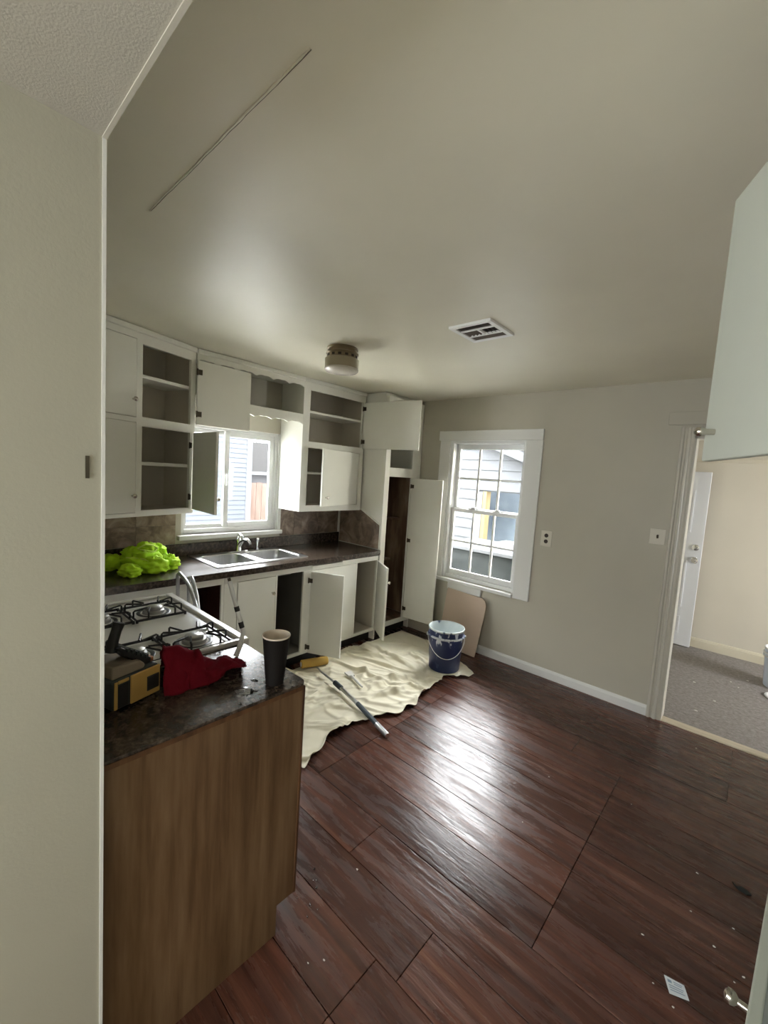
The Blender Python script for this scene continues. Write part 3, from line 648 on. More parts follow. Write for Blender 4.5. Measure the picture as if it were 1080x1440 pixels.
d = B(EX0+.02, EX1-.04, EY1-.019, EY1, .68, .84).build('drawer', 'panel', ec, bevel=.003); knob((2.0, EY1, .76), (0, 1, 0), d)
rr_ = .03
m = MB().prism([(EX0-.004, EY0), (EX1+.004, EY0)]+[(EX1+.006-rr_+rr_*math.cos(a), EY1+.008-rr_+rr_*math.sin(a)) for a in [PI/2*k/6 for k in range(7)]]+[(EX0-.004, EY1+.008)], 'z', .9035, .914)
m.build('worktop', 'lam', label='short dark laminate worktop with rounded corner holding the black cup', cat='worktop', bevel=.0025)

# ---- things on the end worktop
cu = thing('paper_cup', (2.160, -2.770, .914), 'tall black paper coffee cup with pale rim standing on the short worktop', 'cup')
MB().lathe([(.0, .916), (.0295, .916), (.031, .914), (.0305, .916), (.0455, 1.078)], (2.160, -2.770, 0), n=32).build('wall', 'cup', cu, smooth=True)
MB().lathe([(.0445, 1.078), (.0455, 1.0785), (.0475, 1.080), (.0470, 1.084), (.0440, 1.083), (.0430, 1.078), (.029, .924), (.0, .924)], (2.160, -2.770, 0), n=32).build('rim', 'cup_in', cu, smooth=True)

def rag():
    nt, ns = 64, 44; vs = []; fs = []
    for i in range(nt+1):
        t = i/nt
        # ridge runs along the worktop, high by the tool and low at the free end
        rx = 1.915+.105*t; ry = -3.046+.238*t
        rz = .930+.092*(1-t)**.9+.012*math.sin(t*9)+.020*math.exp(-((t-.42)/.05)**2)
        wf = .072*(1-t)**.7+.045+.012*math.sin(t*13)     # how far the front falls out
        wb = .060*(1-t)+.05
        for j in range(ns+1):
            s = j/ns*2-1
            if s > 0:
                dx = wf*(s**.85); low = .918 if t < .5 else .918+.035*min(1, (t-.5)/.2)
                z = rz+(low-rz)*(s**1.25)
            else:
                a = -s; dx = -wb*a; z = rz+(.917-rz)*(a**1.2)
            f = ridge(t*5.5+s*.8, s*1.6+3)*.5+.5
            z += .012*(f-.5)*(1-abs(s)**3)*2
            dx += .014*fbm(t*7, s*2.2, 5)
            dy = .012*fbm(t*5, s*3, 9)
            vs.append((rx+dx*.93, ry-dx*.28+dy, max(z, .9165)))
    for i in range(nt):
        for j in range(ns):
            a = i*(ns+1)+j; fs.append((a, a+1, a+ns+2, a+ns+1))
    o = MB().add(vs, fs).build('red_cloth', 'red', smooth=180, label='dark red towel draped in a heap on the short worktop', cat='cloth', recalc=False)
    md = o.modifiers.new('thick', 'SOLIDIFY'); md.thickness = .004; md.offset = 1
    return o
rag()

tl = thing('power_tool', (1.96, -3.17, .914), 'dusty yellow and black battery power tool next to the red towel', 'power tool')
RT = Matrix.Translation((1.955, -3.170, .914)) @ Matrix.Rotation(math.radians(18), 4, 'Z')   # local x toward camera side
def TB(*a): return MB(RT).box(*a)
TB(-.075, .052, -.070, .080, .004, .100).build('body', 'tool_dark', tl, bevel=.012, seg=3)
m = TB(.0535, .0600, -.020, .076, .010, .098); m.build('side_cover', 'yellow', tl, bevel=.003)
TB(.0602, .0630, .030, .070, .028, .074).build('vent_plate', 'tool_black', tl, bevel=.002)
m = MB(RT); m.box(.0535, .058, -.068, -.058, .012, .095); m.box(.0535, .058, -.057, -.024, .086, .096); m.build('trim_frame', 'yellow', tl, bevel=.002)
m = TB(.0535, .057, -.056, -.026, .014, .080); m.build('battery_face', 'tool_black', tl, bevel=.002)
MB(RT).prism([(-.070, .100), (.030, .100), (.034, .112), (.018, .128), (-.070, .140)], 'x', -.068, .050).build('dust_cover', 'tool_grey', tl, bevel=.008, seg=3)
m = MB(RT).prism([(-.045, .180), (-.028, .180), (.072, .112), (.078, .100), (.032, .100)], 'x', -.028, .030); sl = m.build('sloped_grip', 'tool_black', tl, bevel=.004)
for k in range(5):
    t = .18+.15*k; yy = -.028+(.072+.028)*t; zz = .180+(.112-.180)*t
    MB(RT).box(-.030, .034, yy-.004, yy+.004, zz-.006, zz+.005).build('rib', 'tool_dark', sl)
MB(RT).tube([(0, -.040, .165), (0, -.036, .195), (0, -.026, .225), (0, -.018, .248)], [.017, .015, .014, .017], 10).build('handle', 'tool_black', tl, smooth=True)
TB(.0, .03, .06, .076, .100, .116).build('trigger', mat_plain('tool_trigger_orange', (0.42, 0.15, 0.06), .5), tl, bevel=.004)

rd = thing('banded_rod', (1.889, -2.751, .914), 'white rod with black bands propped upright behind the red towel', 'rod')
path = [Vector((1.905, -2.775, .920)), Vector((1.889, -2.748, .955)), Vector((1.890, -2.740, 1.004)), Vector((1.872, -2.750, 1.063)), Vector((1.853, -2.759, 1.121)), Vector((1.830, -2.771, 1.197))]
MB().tube(path, [.010, .010, .0085, .0085, .0085, .0085], 12).build('shaft', 'white_plastic', rd, smooth=True)
def seg_on(a, b): return [path[2].lerp(path[5], a), path[2].lerp(path[5], (a+b)/2), path[2].lerp(path[5], b)]
for a, b in ((.10, .26), (.55, .68)): MB().tube([path[2].lerp(path[4], a*1.2), path[2].lerp(path[4], (a+b)*.6), path[2].lerp(path[4], b*1.2)], .0098, 12).build('band', 'tool_black', rd, smooth=True)
MB().cyl(path[5], path[5]+(path[5]-path[4]).normalized()*.012, .0065, n=10).build('tip', 'hinge', rd)

def blob(name, cx, cy, z, rx, ry, h, rot, label, cat, seed, n=40, mat='water', parent=None):
    ring_ = []
    for k in range(n):
        a = 2*PI*k/n; r = 1+.35*noise.noise(Vector((math.cos(a)*1.4, math.sin(a)*1.4, seed)))
        x, y = rx*r*math.cos(a), ry*r*math.sin(a); ring_.append((cx+x*math.cos(rot)-y*math.sin(rot), cy+x*math.sin(rot)+y*math.cos(rot)))
    vs = [(x, y, z) for x, y in ring_]+[(cx+(x-cx)*.93, cy+(y-cy)*.93, z+h*.8) for x, y in ring_]+[(cx+(x-cx)*.6, cy+(y-cy)*.6, z+h) for x, y in ring_]+[(cx, cy, z+h)]
    fs = [tuple(range(n-1, -1, -1))]
    for b in (0, n): fs += [(b+i, b+(i+1) % n, b+n+(i+1) % n, b+n+i) for i in range(n)]
    fs += [(2*n+i, 2*n+(i+1) % n, 3*n) for i in range(n)]
    return MB().add(vs, fs).build(name, mat, parent, smooth=180, label=label, cat=cat)
blob('water_puddle', 2.150, -2.872, .9142, .036, .022, .0022, .7, 'small clear water puddle on the short worktop before the towel', 'puddle', 2.3)
blob('water_puddle', 2.105, -2.815, .9142, .015, .008, .0018, .4, 'tiny water drop between cup and red towel', 'puddle', 5.1)
blob('water_puddle', 2.205, -2.925, .9142, .010, .005, .0016, .1, 'tiny water drop at the worktop edge', 'puddle', 7.7)

# ---- lime garment on the long worktop
def crumple():
    m = MB(); lobes = [((.31, -2.585, .965), (.150, .115, .075), 1), ((.36, -2.44, .950), (.075, .065, .058), 2), ((.44, -2.700, .943), (.080, .060, .042), 3), ((.20, -2.745, .955), (.10, .085, .050), 4),
        ((.27, -2.545, 1.025), (.085, .070, .060), 5), ((.255, -2.62, 1.00), (.09, .075, .058), 6), ((.43, -2.555, .955), (.072, .085, .060), 7), ((.24, -2.475, 1.01), (.075, .06, .055), 8)]
    for (c, r, sdd) in lobes:
        nu, nv = 44, 26; vs = []; fs = []
        for j in range(nv+1):
            th = PI*j/nv
            for i in range(nu):
                ph = 2*PI*i/nu; d = Vector((math.sin(th)*math.cos(ph), math.sin(th)*math.sin(ph), math.cos(th)))
                q = d*1.5+Vector((sdd*3.1, sdd*1.7, 0))
                k = 1+.34*(ridge(q.x*1.1, q.y*1.1, q.z*1.3)-.55)+.13*(ridge(q.x*3+5, q.y*3, q.z*3)-.5)
                p = Vector(c)+Vector((d.x*r[0], d.y*r[1], d.z*r[2]))*k
                p.z = max(p.z, .9145); p.x = max(p.x, .03); vs.append(p)
        for j in range(nv):
            for i in range(nu): fs.append((j*nu+i, (j+1)*nu+i, (j+1)*nu+(i+1) % nu, j*nu+(i+1) % nu))
        m.add(vs, fs)
    o = m.build('safety_vest', 'lime', smooth=180, label='crumpled lime yellow safety vest lying on the long worktop', cat='garment', recalc=False)
    for pts in ([(.31, -2.62, 1.055), (.33, -2.575, 1.085), (.325, -2.53, 1.075), (.33, -2.50, 1.05), (.36, -2.53, 1.035), (.36, -2.59, 1.05)],):
        MB().tube(pts, .006, 8, closed=True).build('binding', 'lime_band', o, smooth=True)
    MB().tube([(.33, -2.69, 1.005), (.42, -2.62, 1.005), (.47, -2.56, .985), (.485, -2.50, .965)], .006, 8).build('binding', 'lime_band', o, smooth=True)
crumple()

# ---- tubular step stool between worktop and stove
ss = thing('step_stool', (.93, -2.5, 0), 'chrome tube folding step stool squeezed between worktop and stove', 'stool')
for dy, pts in ((0, [(.700, .930), (.700, .965), (.745, .974), (.813, .950), (.870, .925), (.912, .895), (1.007, .80), (1.10, .40), (1.16, .012)]),):
    pass
m = MB().tube([(.690, -2.500, .012), (.700, -2.505, .60), (.700, -2.512, .90), (.712, -2.517, .950), (.745, -2.520, .968), (.813, -2.520, .950), (.870, -2.520, .925), (.925, -2.520, .885), (.985, -2.520, .82), (1.05, -2.520, .62), (1.12, -2.520, .012)], .011, 10); m.build('side_tube', 'alu', ss, smooth=True)
m = MB().tube([(.700, -2.440, .012), (.706, -2.445, .60), (.710, -2.448, .88), (.722, -2.450, .925), (.750, -2.450, .935), (.79, -2.450, .90), (.835, -2.450, .83), (.92, -2.45, .55), (1.05, -2.450, .012)], .011, 10); m.build('side_tube', 'alu', ss, smooth=True)
B(.735, .96, -2.512, -2.452, .48, .50).build('step', 'tool_black', ss, bevel=.004)
B(.735, 1.02, -2.512, -2.452, .24, .26).build('step', 'tool_black', ss, bevel=.004)

# ================================================================== floor things
edge = [(-2.19, 1.62), (-2.10, 1.60), (-1.944, 1.526), (-1.80, 1.510), (-1.586, 1.537), (-1.46, 1.60), (-1.356, 1.640), (-1.22, 1.635), (-1.087, 1.604), (-.90, 1.575), (-.70, 1.548), (-.60, 1.60), (-.53, 1.675), (-.467, 1.700), (-.42, 1.62), (-.368, 1.500), (-.30, 1.30), (-.22, 1.12), (-.16, 1.00)]
def xr(y):
    for (a, xa), (b, xb) in zip(edge, edge[1:]):
        if a <= y <= b:
            t = (y-a)/(b-a); return xa+(xb-xa)*t
    return edge[-1][1]
def dropcloth():
    import numpy as np
    rg = np.random.RandomState(5); nu, nv = 230, 330
    vv, uu = np.meshgrid(np.linspace(0, 1, nv+1), np.linspace(0, 1, nu+1), indexing='ij')
    Y = -2.19+(2.19-.16)*vv
    X1 = np.array([xr(y) for y in Y[:, 0]])[:, None]
    X0 = np.where(Y > -1.95, .634, .70+.45*np.clip((-1.95-Y)/.2, 0, 1))
    X = X0+(X1-X0)*uu
    warp = .020*np.sin(X*6.1+Y*3.7)+.015*np.sin(Y*9.3-X*4.1)
    Z = np.full_like(X, .004)+.0012*np.sin(X*41+np.sin(Y*23)*2)*np.sin(Y*37+X*11)
    for k in range(150):
        cx, cy = rg.uniform(.62, 1.65), rg.uniform(-2.15, -.2)
        # folds fan out from the cabinet corner toward the loose edge, with some crossing them
        an = math.atan2(cy+.9, cx-2.6)+rg.normal(0, .38)+(1.25 if rg.rand() < .28 else 0)
        ln = rg.uniform(.10, .34); wd = rg.uniform(.007, .020); ht = rg.uniform(.005, .020)*(1.2 if ln > .2 else .8)
        bend = rg.uniform(-1.2, 1.2)
        dx, dy = X+warp-cx, Y+warp*.7-cy
        t = (dx*math.cos(an)+dy*math.sin(an))/ln; d = -dx*math.sin(an)+dy*math.cos(an)+bend*ln*.25*t*t
        prof = np.exp(-np.where(d > 0, d/wd, d/(wd*2.4))**2)
        Z += ht*prof*np.clip(1-t*t, 0, 1)
    # loose edge: lifted hem with small flutes
    fl_ = .5+.5*np.sin(Y*31+3*np.sin(Y*11))
    Z += np.exp(-((1-uu)/.022)**2)*(.004+.016*fl_)
    X = X+np.exp(-((1-uu)/.05)**2)*.012*np.sin(Y*31+1)
    for (ax_, ay_, bx_, by_, hz, rr0) in ((.80, -1.44, 1.753, -1.640, .016, .030), (.985, -1.27, 1.235, -1.35, .012, .045), (.662, -1.505, .75, -1.28, .008, .05)):
        tt = np.clip(((X-ax_)*(bx_-ax_)+(Y-ay_)*(by_-ay_))/((bx_-ax_)**2+(by_-ay_)**2), 0, 1)
        dd = np.hypot(X-ax_-(bx_-ax_)*tt, Y-ay_-(by_-ay_)*tt)
        Z = np.where(dd < rr0*2, np.minimum(Z, hz+np.maximum(0, dd-rr0)*.6), Z)
    db = np.hypot(X-1.43, Y+.535); Z = np.where(db < .19, np.minimum(Z, .005+np.maximum(0, db-.135)*.4), Z)
    vs = np.stack([X, Y, Z], -1).reshape(-1, 3).tolist(); fs = []
    for j in range(nv):
        for i in range(nu):
            a = j*(nu+1)+i; fs.append((a, a+1, a+nu+2, a+nu+1))
    o = MB().add(vs, fs).build('drop_cloth', 'canvas', smooth=180, label='wrinkled cream canvas drop cloth spread on the floor under the bucket', cat='drop cloth', recalc=False)
    md = o.modifiers.new('thick', 'SOLIDIFY'); md.thickness = .002; md.offset = 1
dropcloth()

bk = thing('paint_bucket', (1.43, -.535, .006), 'blue paint bucket splashed with white paint standing on the drop cloth', 'bucket')
BC = (1.43, -.535, .0085)
MB().lathe([(.0, .0), (.128, .0), (.131, .004), (.146, .275), (.150, .300), (.148, .305), (.149, .330), (.1505, .352)], BC, n=48).build('body', 'bucket', bk, smooth=True)
MB().lathe([(.148, .350), (.153, .350), (.1555, .356), (.154, .364), (.149, .366), (.1445, .360), (.1425, .30), (.128, .03), (.0, .03)], BC, n=48).build('rim', 'bucket_in', bk, smooth=True)
MB().lathe([(.149, .293), (.159, .291), (.161, .298), (.158, .304), (.149, .306)], BC, n=48).build('collar', mat_noise('bucket_collar_paint', [(0.45, (0.04, 0.06, 0.16)), (0.52, (0.6, 0.63, 0.66))], (12, 12, 12), 1.2, 3, .4), bk, smooth=True)
# bail handle hanging down over the front
hd = []
ax = Vector((.80, .60, 0)); fr = Vector((.60, -.80, 0))
for k in range(25):
    a = PI*k/24; p = Vector(BC)+ax*(-.158*math.cos(a))+fr*(.158*math.sin(a)*1.02); p.z = BC[2]+.288-.150*math.sin(a)**1.2*(1 if True else 0); hd.append(p)
MB().tube(hd, .0028, 6).build('handle', 'white_plastic', bk, smooth=True)
for sg in (-1, 1):
    p = Vector(BC)+ax*.150*sg; MB().cyl((p.x, p.y, BC[2]+.288), (p.x+ax.x*.02*sg, p.y+ax.y*.02*sg, BC[2]+.288), .012, n=12).build('handle_ear', 'white_plastic', bk)

# board leaning against the wall under the window
pts = [(1.085, 0), (1.505, 0), (1.520, .25), (1.530, .42), (1.528, .49), (1.512, .525), (1.48, .548), (1.085, .566)]
m = MB(Matrix.Translation((0, -.135, .004)) @ Matrix.Rotation(math.radians(-11.5), 4, 'X')); m.prism(pts, 'y', -.006, 0)
m.build('leaning_board', 'cardboard', label='pinkish tan thin board leaning on the wall below the sash window', cat='board', bevel=.0015)

# extension pole
ep = thing('extension_pole', (1.3, -1.55, .03), 'silver and blue grey extension pole lying across the drop cloth', 'pole')
p0 = Vector((.860, -1.452, .048)); p1 = Vector((1.105, -1.492, .048)); p2 = Vector((1.40, -1.560, .047)); p3 = Vector((1.753, -1.640, .0185))
p3b = p2+(p3-p2)
MB().tube([p0, p1.lerp(p0, .1)], .0085, 12).build('inner_tube', 'alu', ep, smooth=True)
MB().tube([p1.lerp(p0, .12), p1.lerp(p2, .22)], .0190, 12).build('lock_collar', 'pole_grip', ep, smooth=True)
MB().tube([p1.lerp(p2, .2), p2.lerp(p3, .05)], .0135, 12).build('outer_tube', 'alu', ep, smooth=True)
MB().tube([p2, p2.lerp(p3, .68)], .0160, 12).build('grip', 'pole_grip', ep, smooth=True)
MB().tube([p2.lerp(p3, .66), p2.lerp(p3, .96), p3], [.0175, .0185, .0165], 12).build('end_cap', 'alu', ep, smooth=True)
MB().tube([p0+Vector((-.06, .014, 0)), p0+Vector((-.03, .006, .008)), p0], [.006, .008, .0085], 8).build('threaded_tip', 'alu', ep, smooth=True)
# brush / scraper
br = thing('paint_brush', (1.1, -1.31, .02), 'small white paint brush lying on the drop cloth', 'paint brush')
a = Vector((.990, -1.272, .030)); b = Vector((1.235, -1.350, .030)); dv = (b-a).normalized(); nv_ = Vector((-dv.y, dv.x, 0))
m = MB(); q = a+dv*.075
m.add([tuple(a+nv_*.030+Vector((0, 0, z))) for z in (-.006, .006)]+[tuple(a-nv_*.030+Vector((0, 0, z))) for z in (-.006, .006)]+[tuple(q+nv_*.026+Vector((0, 0, z))) for z in (-.008, .008)]+[tuple(q-nv_*.026+Vector((0, 0, z))) for z in (-.008, .008)],
      [(0, 1, 3, 2), (4, 6, 7, 5), (0, 4, 5, 1), (2, 3, 7, 6), (1, 5, 7, 3), (0, 2, 6, 4)]); m.build('bristles', 'crumb', br)
MB().tube([q, q+dv*.04, q+dv*.10, b], [.014, .009, .010, .006], 10).build('handle', 'white_plastic', br, smooth=True)
# roller cover
rl = thing('roller_cover', (.69, -1.39, .02), 'fuzzy yellow paint roller cover on the floor before the sink cabinet', 'roller')
a = Vector((.668, -1.500, .048)); b = Vector((.745, -1.285, .048))
MB().tube([a, a.lerp(b, .02), a.lerp(b, .5), b.lerp(a, .02), b], [.030, .034, .035, .034, .030], 20).build('nap', 'nap', rl, smooth=True)
MB().cyl(a-(b-a).normalized()*.004, b+(b-a).normalized()*.004, .019, n=16).build('core', 'white_plastic', rl)

# small litter
pl = B(3.262, 3.340, -1.950, -1.885, .0005, .0012)
lb = thing('paper_label', (3.3, -1.915, 0), 'small white paper label with faded print lying on the planks', 'paper')
Q = [Vector(p) for p in ((3.263, -1.896, 0), (3.319, -1.884, 0), (3.338, -1.925, 0), (3.286, -1.947, 0))]
def quad(Q, z0, z1): return MB().add([(p.x, p.y, z) for z in (z0, z1) for p in Q], [(3, 2, 1, 0), (4, 5, 6, 7), (0, 1, 5, 4), (1, 2, 6, 5), (2, 3, 7, 6), (3, 0, 4, 7)])
quad(Q, .0004, .0012).build('sheet', 'paper', lb)
def bil(u, v): return Q[0].lerp(Q[1], u).lerp(Q[3].lerp(Q[2], u), v)
for (u0, u1, v0, v1) in ((.12, .32, .15, .32), (.42, .86, .15, .20), (.42, .80, .27, .32), (.12, .86, .45, .50), (.12, .80, .58, .63), (.12, .86, .72, .77)):
    quad([bil(u0, v0), bil(u1, v0), bil(u1, v1), bil(u0, v1)], .0012, .0015).build('print_line', 'print', lb)
lf = MB().prism([(3.418, -1.268), (3.432, -1.281), (3.450, -1.270), (3.470, -1.276), (3.482, -1.288), (3.466, -1.300), (3.445, -1.296), (3.430, -1.288)], 'z', .0005, .006).build('dry_leaf', 'leafmat', label='black dried leaf scrap lying on the planks', cat='leaf')
def chip_mesh(s):
    m = MB(); n = 6; ps = [(s*(1+.5*random.uniform(-1, 1))*math.cos(2*PI*k/n), s*.6*(1+.5*random.uniform(-1, 1))*math.sin(2*PI*k/n)) for k in range(n)]
    m.prism(ps, 'z', .0003, s*.5); return m
spots = [(780+a/3.6, 1100+b/3.6) for a, b in ((388, 112), (722, 462), (690, 655), (905, 742), (805, 832), (445, 772), (908, 1013), (958, 990), (498, 1018), (600, 1140))]
spots += [(540+626/2.7, 900+520/2.7), (540+526/2.7, 900+692/2.7), (540+1000/2.7, 900+328/2.7), (800+690/3.857, 950+395/3.857), (400+200/3.6, 1080+975/3.6), (400+120/3.6, 1080+990/3.6), (400+368/3.6, 1080+515/3.6)]
for i, (u, v) in enumerate(spots):
    r_ = fwd+(u-540)/FPX*rt-(v-720)/FPX*up; t = -CAM.z/r_.z; p = CAM+r_*t
    m = chip_mesh((.0035, .005, .004)[i % 3]); m.v = [vv+Vector((p.x, p.y, 0)) for vv in m.v]
    m.build('paint_chip', 'crumb', label='white paint chip '+min(((p.x-3.30)**2+(p.y+1.92)**2, 'near the paper label'), ((p.x-3.45)**2+(p.y+1.28)**2, 'near the black leaf scrap'), ((p.x-3.05)**2+(p.y+.1)**2, 'by the doorway threshold'), ((p.x-2.3)**2+(p.y+2.6)**2, 'by the oak side panel'), ((p.x-2.4)**2+(p.y+1.3)**2, 'on the glossy open planks'))[1], cat='paint chip', group='paint chips on the kitchen floor')
for k in range(8):
    u = 405+random.uniform(-8, 52); v = 1222+(k/12)*120+random.uniform(-6, 6)
    r_ = fwd+(u-540)/FPX*rt-(v-720)/FPX*up; p = CAM+r_*(-CAM.z/r_.z)
    if p.y < EY1+.012 and p.x < EX1+.012: p.x = EX1+.02+.01*k
    blob('water_drop', p.x, p.y, .0002, random.uniform(.003, .009), random.uniform(.002, .004), .0022, random.uniform(0, 3), 'tiny clear water drop on the planks by the oak side panel', 'water drop', k*1.7, n=14)['group'] = 'water drops by the oak panel'

# ================================================================== ceiling lamp and vent, wall plates
lp = thing('ceiling_lamp', (1.242, -1.736, H), 'round beige ceiling lamp with brass collar and glass bottom', 'lamp')
LC = (1.242, -1.736, 0)
MB().lathe([(.0, H-.001), (.098, H-.001), (.100, H-.012), (.094, H-.016), (.094, H-.030), (.104, H-.034), (.104, H-.040), (.097, H-.044), (.097, H-.068), (.106, H-.072)], LC, n=40).build('collar', 'lamp_metal', lp, smooth=True)
for k in range(14):
    a = 2*PI*k/14; c_, s_ = math.cos(a), math.sin(a)
    MX = Matrix.Translation((LC[0]+.0965*c_, LC[1]+.0965*s_, H-.056)) @ Matrix.Rotation(a, 4, 'Z'); MB(MX).box(-.001, .0012, -.010, .010, -.007, .007).build('vent_slot', 'duct', lp)
MB().lathe([(.107, H-.072), (.109, H-.074), (.107, H-.128), (.104, H-.130)], LC, n=40).build('shade_band', 'lamp_shade', lp, smooth=True)
MB().lathe([(.104, H-.128), (.108, H-.131), (.108, H-.140), (.100, H-.148), (.060, H-.158), (.0, H-.162)], LC, n=40).build('glass_bottom', mat_plain('lamp_frosted_glass', (0.72, 0.68, 0.60), 0.12), lp, smooth=True)

vt = thing('ceiling_vent', (2.155, -1.58, H), 'square white four way ceiling vent with dark slots', 'vent')
vx0, vx1, vy0, vy1 = 2.032, 2.272, -1.710, -1.448; zt, zb = H-.001, H-.014
B(vx0+.02, vx1-.02, vy0+.02, vy1-.02, zt-.001, zt).build('duct_opening', 'duct', vt)
m = MB(); m.box(vx0, vx1, vy0, vy0+.026, zb, zt); m.box(vx0, vx1, vy1-.026, vy1, zb, zt); m.box(vx0, vx0+.026, vy0+.026, vy1-.026, zb, zt); m.box(vx1-.026, vx1, vy0+.026, vy1-.026, zb, zt)
xa, xb = vx0+.088, vx1-.088; yc = (vy0+vy1)/2
ya, yb = vy0+.086, vy1-.086
m.box(vx0+.026, vx1-.026, ya-.006, ya+.006, zb, zt); m.box(vx0+.026, vx1-.026, yb-.006, yb+.006, zb, zt); m.box((vx0+vx1)/2-.006, (vx0+vx1)/2+.006, ya+.006, yb-.006, zb, zt)
m.build('frame', mat_plain('vent_white_enamel', (.92, .92, .90), .35), vt, bevel=.002)
def louver(x0, x1, y0, y1, along, tilt):
    n = 4
    for k in range(n):
        if along == 'x':
            c = y0+(y1-y0)*(k+.5)/n; MX = Matrix.Translation(((x0+x1)/2, c, (zt+zb)/2+.001)) @ Matrix.Rotation(tilt, 4, 'X'); MB(MX).box(-(x1-x0)/2, (x1-x0)/2, -.0062, .0062, -.0006, .0006).build('louver', 'louver', vt)
        else:
            c = x0+(x1-x0)*(k+.5)/n; MX = Matrix.Translation((c, (y0+y1)/2, (zt+zb)/2+.001)) @ Matrix.Rotation(tilt, 4, 'Y'); MB(MX).box(-.0075, .0075, -(y1-y0)/2, (y1-y0)/2, -.0006, .0006).build('louver', 'louver', vt)
louver(vx0+.027, vx1-.027, vy0+.027, ya-.007, 'x', .75); louver(vx0+.027, vx1-.027, yb+.007, vy1-.027, 'x', -.75)
louver(vx0+.027, (vx0+vx1)/2-.007, ya+.007, yb-.007, 'y', -.7); louver((vx0+vx1)/2+.007, vx1-.027, ya+.007, yb-.007, 'y', .7)

ol = thing('wall_outlet', (2.008, 0, 1.126), 'ivory duplex outlet plate on the wall right of the sash window', 'outlet')
B(1.962, 2.056, -.008, -.001, 1.128, 1.266).build('cover_plate', 'plate', ol, bevel=.003)
for z in (1.222, 1.172): MB().cyl((2.009, -.0085, z), (2.009, -.006, z), .017, n=18).build('socket', mat_plain('socket_brown', (0.05, 0.035, 0.025), .5), ol)
sw = thing('light_switch', (2.802, 0, 1.274), 'ivory light switch plate beside the doorway casing', 'light switch')
B(2.754, 2.852, -.008, -.001, 1.274, 1.388).build('cover_plate', 'plate', sw, bevel=.003)
MB(Matrix.Translation((2.805, -.010, 1.333)) @ Matrix.Rotation(.5, 4, 'X')).box(-.006, .006, -.010, .006, -.012, .012).build('toggle', 'hinge', sw, bevel=.002)

# ================================================================== tall cabinet on the right, doors ajar
tc_ = thing('tall_cabinet', (3.64, -2.64, 0), 'tall pale sage built in cabinet near the opening with its doors ajar', 'cabinet')
TX, TY0, TY1 = 3.455, -2.93, -2.352
m = MB(); m.box(XR-.016, XR-.004, TY0, TY1, .0, H2); m.box(TX+.02, XR-.016, TY0, TY0+.016, 0, H2); m.box(TX+.02, XR-.016, TY1-.016, TY1, 0, H2)
for z in (.10, .85, 1.30, 1.66, 2.28): m.box(TX+.02, XR-.016, TY0+.016, TY1-.016, z-.016, z)
m.build('carcass', 'cab_sage', tc_)
m = MB()
for a in ((TY0, TY0+.03, .10, H2), (TY1-.03, TY1, .10, H2), (TY0+.03, TY1-.03, .80, .86), (TY0+.03, TY1-.03, 1.66, 1.72), (TY0+.03, TY1-.03, 2.24, H2), (TY0+.03, TY1-.03, .10, .13)): m.box(TX, TX+.02, a[0], a[1], a[2], a[3])
m.build('face_frame', 'cab_sage', tc_)
d = door_slab(tc_, (3.442, -2.905), (3.233, -2.466), 1.722, 2.242, t=-.019, mat='cab_sage', label='pale sage cabinet door ajar overhead')
knob((3.2525, -2.508, 1.778), (-.90, -.43, 0), d, .010)
for z in (2.16, 1.80): hinge_at((3.446, -2.91), (3.25, -2.47), z, d)
d = door_slab(tc_, (3.400, -2.800), (3.440, -2.345), .13, .80, t=-.019, mat='cab_sage', label='pale sage lower cabinet door ajar')
knob((3.4192, -2.575, .715), (-1, .088, 0), d, .013)

# ================================================================== next room things
fd = thing('panel_door', (2.5, 2.28, FZ), 'cool white six panel door standing open in the next room', 'door')
B(2.09, 2.897, 2.262, 2.302, FZ+.012, 1.905).build('slab', 'door_white', fd, bevel=.003)
for x0, x1 in ((2.19, 2.455), (2.535, 2.775)):
    for z0, z1 in ((1.22, 1.70), (.36, .90), (.05, .25)):
        m = MB(); yf = 2.262
        for a in ((x0, x1, z0, z0+.022), (x0, x1, z1-.022, z1), (x0, x0+.022, z0+.022, z1-.022), (x1-.022, x1, z0+.022, z1-.022)): m.box(a[0], a[1], yf-.014, yf-.0005, a[2], a[3])
        m.build('panel_moulding', 'door_white', fd, bevel=.003)
MB().lathe([(.038, 0), (.036, .007), (.014, .010), (.014, .022), (.034, .030), (.037, .042), (.026, .054), (.0, .056)], (2.838, 2.262, .913), (0, -1, 0), 20).build('door_knob', 'chrome', fd, smooth=True)
MB().lathe([(.036, 0), (.034, .012), (.022, .018), (.0, .02)], (2.838, 2.262, 1.058), (0, -1, 0), 20).build('deadbolt', 'chrome', fd, smooth=True)
wb = thing('white_bucket', (3.655, 1.78, FZ), 'white plastic bucket on the carpet of the next room', 'bucket')
WC = (3.655, 1.78, FZ+.001)
MB().lathe([(.0, 0), (.128, 0), (.130, .004), (.146, .275), (.1505, .355)], WC, n=40).build('body', mat_plain('bucket_bluish_white', (0.66, 0.74, 0.86), .35), wb, smooth=True)
MB().lathe([(.148, .352), (.155, .354), (.155, .364), (.148, .366), (.143, .355), (.128, .03), (.0, .03)], WC, n=40).build('rim', 'white_plastic', wb, smooth=True)
for z in (.285, .315): MB().lathe([(.146, z-.006), (.159, z-.005), (.159, z+.004), (.147, z+.006)], WC, n=40).build('collar', 'white_plastic', wb, smooth=True)
ld = MB().lathe([(.0, .006), (.10, .006), (.105, .012), (.118, .012), (.122, .004), (.118, 0), (.0, 0)], (3.655, 1.475, FZ+.001), n=36).build('bucket_lid', 'white_plastic', smooth=True, label='round white bucket lid lying flat before the white bucket', cat='lid')
